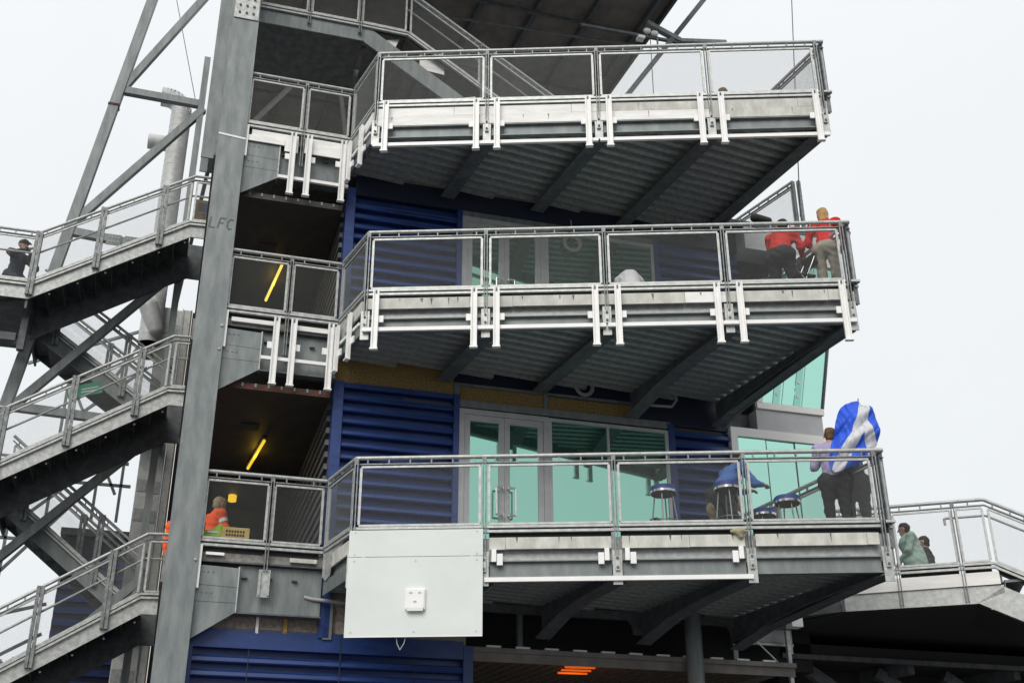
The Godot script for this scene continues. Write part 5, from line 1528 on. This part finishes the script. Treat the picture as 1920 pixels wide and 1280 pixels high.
func build_flag() -> void:
	var o := thing("flag", "blue flag with a white diagonal cross bulging over the lowest railing", "flag")
	var img := Image.create(256, 256, false, Image.FORMAT_RGB8)
	var wn := FastNoiseLite.new()
	wn.frequency = 0.02
	for y in 256:
		for x in 256:
			var u := x / 255.0
			var v := y / 255.0
			var w := segd(Vector2(u, v), Vector2(0.10, 1.05), Vector2(0.80, -0.05)) < 0.115 or segd(Vector2(u, v), Vector2(0.62, 0.42), Vector2(0.95, 1.05)) < 0.10
			var k := 1.0 + 0.06 * wn.get_noise_2d(x, y)
			var c := lin(0.62 * k, 0.64 * k, 0.68 * k) if w else lin(0.03 * k, 0.115 * k, 0.74 * k)
			img.set_pixel(x, y, c)
	var mt := StandardMaterial3D.new()
	mt.albedo_texture = ImageTexture.create_from_image(img)
	mt.roughness = 0.7
	mt.cull_mode = BaseMaterial3D.CULL_DISABLED
	mt.backlight_enabled = true
	mt.backlight = Color(0.25, 0.25, 0.3)
	# outline of the bulging cloth in metres, from the grip at lower left round to lower right
	var c0 := Vector3(9.14, 7.72, 3.05)
	var N := 64
	var st := SurfaceTool.new()
	st.begin(Mesh.PRIMITIVE_TRIANGLES)
	st.set_smooth_group(0)
	var pos := func(a: float, b: float) -> Vector3:
		# a,b in -1..1 on the cloth; squeezed towards an upright oval
		var px := a * sqrt(1.0 - b * b * 0.5)
		var py := b * sqrt(1.0 - a * a * 0.5)
		var tail := maxf(0.0, -py - 0.25) * maxf(0.0, -px - 0.1)
		var ed := 1.0 + 0.05 * sin(3.0 * atan2(py, px) + 0.8) + 0.018 * sin(9.0 * atan2(py, px))
		var X := px * 0.33 * ed + py * 0.06 - maxf(0.0, -py) * 0.13 * (1.0 - px) - tail * 0.10
		var Y := py * 0.52 * ed - tail * 0.42 + maxf(0.0, -py) * maxf(0.0, px) * 0.07
		var c1 := 1.0 - absf(sin(px * 4.2 - py * 5.2 + 0.4))
		var c2 := 1.0 - absf(sin(px * 7.5 + py * 3.4 + 1.2))
		var Z := 0.20 * (1.0 - px * px) * (1.0 - py * py * 0.7) - 0.038 * c1 * c1 - 0.024 * c2 * c2 * c2 + 0.010 * sin(px * 21.0 + py * 13.0) + 0.03 * sin(px * 3.0 - py * 9.0)
		return c0 + BD * X + Vector3(0, Y, 0) + BN * Z
	for j in N + 1:
		for i in N + 1:
			var a := -1.0 + 2.0 * i / N
			var b := -1.0 + 2.0 * j / N
			st.set_uv(Vector2((a + 1) * 0.5 * 0.9 + 0.02 + 0.06 * b, (1 - b) * 0.5 * 0.9 + 0.04 + 0.05 * a))
			st.add_vertex(pos.call(a, b))
	for j in N:
		for i in N:
			var q := j * (N + 1) + i
			for k in [q, q + N + 1, q + 1, q + 1, q + N + 1, q + N + 2]: st.add_index(k)
	st.generate_normals()
	put("cloth", st.commit(), mt, o)
	var m := MB.new()
	m.tube(c0 + BD * 0.06 + Vector3(0, 0.30, -0.02), c0 + BD * 0.11 + Vector3(0, 0.58, -0.02), 0.008, 8)
	put("pole", m, M.steel_dark, o)

# ------------------------------------------------------------------ people
func build_people() -> void:
	var skin := Vector3(0.42, 0.24, 0.17)
	var V := func(x: float, y: float, z: float) -> Vector3: return Vector3(x, y, z)
	# worker seated on the lowest walkway
	var sit := {"pelvis": Vector3(0, 0.52, 0), "waist": Vector3(0, 0.67, 0.02), "chest": Vector3(0, 0.90, 0.05), "neck": Vector3(0, 1.06, 0.06), "head": Vector3(0, 1.2, 0.10), "face": Vector3(0, -0.2, 1),
		"shl": Vector3(0.19, 1.0, 0.05), "ell": Vector3(0.25, 0.74, 0.12), "wrl": Vector3(0.14, 0.66, 0.34), "shr": Vector3(-0.19, 1.0, 0.05), "elr": Vector3(-0.25, 0.74, 0.12), "wrr": Vector3(-0.10, 0.66, 0.34),
		"hil": Vector3(0.10, 0.50, 0), "knl": Vector3(0.13, 0.50, 0.42), "anl": Vector3(0.13, 0.09, 0.40), "hir": Vector3(-0.10, 0.50, 0), "knr": Vector3(-0.13, 0.50, 0.42), "anr": Vector3(-0.13, 0.09, 0.40)}
	person("fair haired worker in an orange hi-vis jacket sitting on the lowest walkway", Vector3(0.26, 6.15, -1.75), 2.0, sit, {"skin": skin, "top": Vector3(0.85, 0.10, 0.015), "legs": Vector3(0.05, 0.06, 0.08), "hair": Vector3(0.30, 0.235, 0.14), "stripe": Vector3(0.7, 0.72, 0.7)})
	var st := thing("stool", "plain seat under the orange jacketed worker", "stool", "", Vector3(0.26, 6.15, -1.75))
	pbox("seat", Vector3(-0.18, 0.33, -0.18), Vector3(0.18, 0.39, 0.18), M.timber, st)
	for p in [[-0.14, -0.14], [0.14, -0.14], [-0.14, 0.14], [0.14, 0.14]]: pbox("leg", Vector3(p[0] - 0.02, 0, p[1] - 0.02), Vector3(p[0] + 0.02, 0.329, p[1] + 0.02), M.timber, st)
	# worker behind the column, only an orange sleeve shows
	person("worker behind the column on the lowest stair landing, only an orange sleeve showing", Vector3(-0.20, 6.15, -4.1), 0.4, {"ell": Vector3(0.30, 1.2, 0.05), "wrl": Vector3(0.22, 1.0, 0.2)}, {"skin": skin, "top": Vector3(0.9, 0.12, 0.02), "legs": Vector3(0.04, 0.05, 0.07), "hair": Vector3(0.1, 0.07, 0.05)})
	# person with a cap on the top half landing
	person("person in dark jacket and cap, hands raised to the face, on the top half landing", Vector3(-3.82, 11.75, -4.75), 0.75,
		{"pelvis": Vector3(0, 0.72, -0.05), "hil": Vector3(0.1, 0.7, -0.05), "hir": Vector3(-0.1, 0.7, -0.05), "waist": Vector3(0, 0.86, -0.04), "chest": Vector3(0, 1.08, 0), "neck": Vector3(0, 1.22, 0.02), "head": Vector3(0, 1.36, 0.06), "shl": Vector3(0.19, 1.16, 0), "shr": Vector3(-0.19, 1.16, 0), "knl": Vector3(0.12, 0.48, 0.3), "knr": Vector3(-0.12, 0.48, 0.3),
		"ell": Vector3(0.27, 0.95, 0.18), "wrl": Vector3(0.05, 1.16, 0.24), "elr": Vector3(-0.28, 1.05, 0.20), "wrr": Vector3(-0.03, 1.22, 0.26)},
		{"skin": skin, "top": Vector3(0.018, 0.022, 0.045), "legs": Vector3(0.02, 0.022, 0.04), "hair": Vector3(0.012, 0.014, 0.03), "hat": 1, "stripe": Vector3(0.5, 0.12, 0.03), "bulk": 1.1})
	# head above the edge of the top balcony
	person("brown haired person far back on the top balcony, only the head showing", Vector3(8.52, 13.43, 1.22), 2.2, {}, {"skin": skin, "top": Vector3(0.10, 0.10, 0.12), "legs": Vector3(0.03, 0.03, 0.05), "hair": Vector3(0.14, 0.075, 0.04)})
	# white T-shirt seen from behind
	person("person in a white T-shirt bending forward on the middle balcony, seen from behind", Vector3(6.45, 9.93, 1.25), PI - 0.25,
		{"pelvis": Vector3(0, 0.62, -0.05), "hil": Vector3(0.1, 0.6, -0.05), "hir": Vector3(-0.1, 0.6, -0.05), "waist": Vector3(0, 0.76, 0.0), "chest": Vector3(0, 0.95, 0.12), "neck": Vector3(0, 1.02, 0.26), "head": Vector3(0, 0.98, 0.40), "face": Vector3(0, -0.8, 0.6), "shl": Vector3(0.16, 0.96, 0.16), "shr": Vector3(-0.16, 0.96, 0.16), "ell": Vector3(0.22, 0.68, 0.3), "elr": Vector3(-0.22, 0.68, 0.3), "wrl": Vector3(0.15, 0.66, 0.5), "wrr": Vector3(-0.15, 0.66, 0.5), "knl": Vector3(0.15, 0.5, 0.35), "knr": Vector3(-0.15, 0.5, 0.35), "anl": Vector3(0.15, 0.09, 0.25), "anr": Vector3(-0.15, 0.09, 0.25)},
		{"skin": skin, "top": Vector3(0.66, 0.66, 0.70), "legs": Vector3(0.03, 0.035, 0.06), "hair": Vector3(0.05, 0.035, 0.025), "bulk": 1.35})
	# red jacket, dark trousers, leaning
	person("dark haired person in red jacket and dark trousers leaning right, middle balcony", Vector3(8.50, 9.93, 2.62), PI - 0.9,
		{"pelvis": Vector3(0, 0.90, -0.10), "hil": Vector3(0.11, 0.87, -0.10), "hir": Vector3(-0.11, 0.87, -0.10), "waist": Vector3(0, 1.04, -0.03), "chest": Vector3(0, 1.26, 0.07), "neck": Vector3(0, 1.41, 0.12), "head": Vector3(0, 1.55, 0.17), "face": Vector3(0.5, -0.1, 0.8), "shl": Vector3(0.2, 1.35, 0.1), "shr": Vector3(-0.2, 1.35, 0.1), "ell": Vector3(0.27, 1.10, 0.2), "elr": Vector3(-0.27, 1.10, 0.2), "wrl": Vector3(0.18, 1.08, 0.44), "wrr": Vector3(-0.18, 1.08, 0.44), "knl": Vector3(0.14, 0.48, 0.05), "knr": Vector3(-0.14, 0.48, 0.05), "anl": Vector3(0.13, 0.09, -0.12), "anr": Vector3(-0.13, 0.09, -0.12)},
		{"skin": skin, "top": Vector3(0.50, 0.022, 0.018), "legs": Vector3(0.022, 0.022, 0.028), "hair": Vector3(0.03, 0.02, 0.015), "bulk": 1.3})
	# red jacket, beige trousers
	person("fair haired person in a red jacket and beige trousers leaning on the middle railing corner", Vector3(9.12, 9.93, 2.95), PI - 0.75,
		{"pelvis": Vector3(0, 0.98, -0.05), "hil": Vector3(0.1, 0.95, -0.05), "hir": Vector3(-0.1, 0.95, -0.05), "waist": Vector3(0, 1.13, 0.0), "chest": Vector3(0, 1.36, 0.05), "neck": Vector3(0, 1.52, 0.09), "head": Vector3(0, 1.67, 0.14), "face": Vector3(-0.3, -0.15, 1), "shl": Vector3(0.19, 1.46, 0.07), "shr": Vector3(-0.19, 1.46, 0.07), "ell": Vector3(0.31, 1.24, 0.16), "elr": Vector3(-0.31, 1.26, 0.16), "wrl": Vector3(0.24, 1.20, 0.40), "wrr": Vector3(-0.2, 1.20, 0.40), "knl": Vector3(0.11, 0.52, 0.0), "knr": Vector3(-0.11, 0.52, 0.0)},
		{"skin": skin, "top": Vector3(0.62, 0.012, 0.015), "legs": Vector3(0.33, 0.30, 0.25), "hair": Vector3(0.42, 0.26, 0.11), "long": 1})
	# small sleeper's shoulder at the left edge of that group
	# blue shirt
	person("person in a blue shirt and dark trousers leaning on a stool on the lowest balcony", Vector3(7.50, 6.15, 1.95), PI - 1.35,
		{"pelvis": Vector3(0, 0.86, -0.08), "hil": Vector3(0.1, 0.84, -0.08), "hir": Vector3(-0.1, 0.84, -0.08), "waist": Vector3(0, 1.0, 0.0), "chest": Vector3(0, 1.18, 0.14), "neck": Vector3(0, 1.31, 0.22), "head": Vector3(0, 1.45, 0.27), "shl": Vector3(0.2, 1.25, 0.18), "shr": Vector3(-0.2, 1.25, 0.18), "ell": Vector3(0.27, 1.0, 0.34), "elr": Vector3(-0.27, 1.0, 0.34), "wrl": Vector3(0.18, 1.04, 0.58), "wrr": Vector3(-0.18, 1.04, 0.58)},
		{"skin": skin, "top": Vector3(0.05, 0.125, 0.34), "legs": Vector3(0.02, 0.022, 0.03), "hair": Vector3(0.03, 0.02, 0.015)})
	person("person in brown and beige half hidden left of the blue shirt on the lowest balcony", Vector3(7.76, 6.15, 1.3), PI - 1.2,
		{"pelvis": Vector3(0, 0.86, -0.08), "hil": Vector3(0.1, 0.84, -0.08), "hir": Vector3(-0.1, 0.84, -0.08), "waist": Vector3(0, 1.0, 0.0), "chest": Vector3(0, 1.18, 0.10), "neck": Vector3(0, 1.31, 0.16), "head": Vector3(0, 1.45, 0.2), "shl": Vector3(0.2, 1.25, 0.14), "shr": Vector3(-0.2, 1.25, 0.14)},
		{"skin": skin, "top": Vector3(0.035, 0.03, 0.028), "legs": Vector3(0.20, 0.16, 0.10), "hair": Vector3(0.06, 0.03, 0.02)})
	# the two under the flag
	person("person in a lilac top and black trousers at the railing corner, left of the flag", Vector3(8.86, 6.15, 2.75), PI - 0.5,
		{"head": Vector3(-0.02, 1.63, 0.03), "ell": Vector3(0.25, 1.2, 0.12), "wrl": Vector3(0.12, 1.36, 0.32), "elr": Vector3(-0.25, 1.25, 0.2), "wrr": Vector3(-0.22, 1.42, 0.4)},
		{"skin": skin, "top": Vector3(0.36, 0.32, 0.52), "legs": Vector3(0.010, 0.010, 0.014), "hair": Vector3(0.12, 0.065, 0.03), "bulk": 1.15})
	person("person in black clothes beneath the flag at the right end of the lowest balcony", Vector3(9.20, 6.15, 2.75), PI - 0.4,
		{"elr": Vector3(-0.3, 1.35, 0.1), "wrr": Vector3(-0.22, 1.58, 0.2), "ell": Vector3(0.25, 1.2, 0.1), "wrl": Vector3(0.15, 1.4, 0.25)},
		{"skin": skin, "top": Vector3(0.010, 0.011, 0.016), "legs": Vector3(0.010, 0.010, 0.012), "hair": Vector3(0.05, 0.03, 0.02), "bulk": 1.2})
	# people on the side landing
	person("dark haired person in a pale green raincoat on the lower side landing", Vector3(12.86, 6.16, -1.15), PI + 0.9,
		{"chest": Vector3(0, 1.32, 0.06), "neck": Vector3(0, 1.46, 0.08), "head": Vector3(0, 1.6, 0.12), "ell": Vector3(0.27, 1.15, 0.08), "wrl": Vector3(0.16, 1.0, 0.24)},
		{"skin": Vector3(0.30, 0.17, 0.12), "top": Vector3(0.27, 0.37, 0.32), "legs": Vector3(0.03, 0.03, 0.035), "hair": Vector3(0.012, 0.01, 0.01), "coat": 1, "bulk": 1.4})
	person("person in a dark jacket beyond the pale raincoat on the lower side landing", Vector3(13.75, 6.16, -2.0), PI + 0.9, {},
		{"skin": skin, "top": Vector3(0.035, 0.035, 0.04), "legs": Vector3(0.05, 0.05, 0.055), "hair": Vector3(0.02, 0.015, 0.01)})
	person("person in dark grey half hidden behind the first post of the lower side landing", Vector3(11.6, 6.16, -0.7), PI + 0.3, {},
		{"skin": skin, "top": Vector3(0.05, 0.055, 0.06), "legs": Vector3(0.03, 0.03, 0.03), "hair": Vector3(0.02, 0.015, 0.01)})
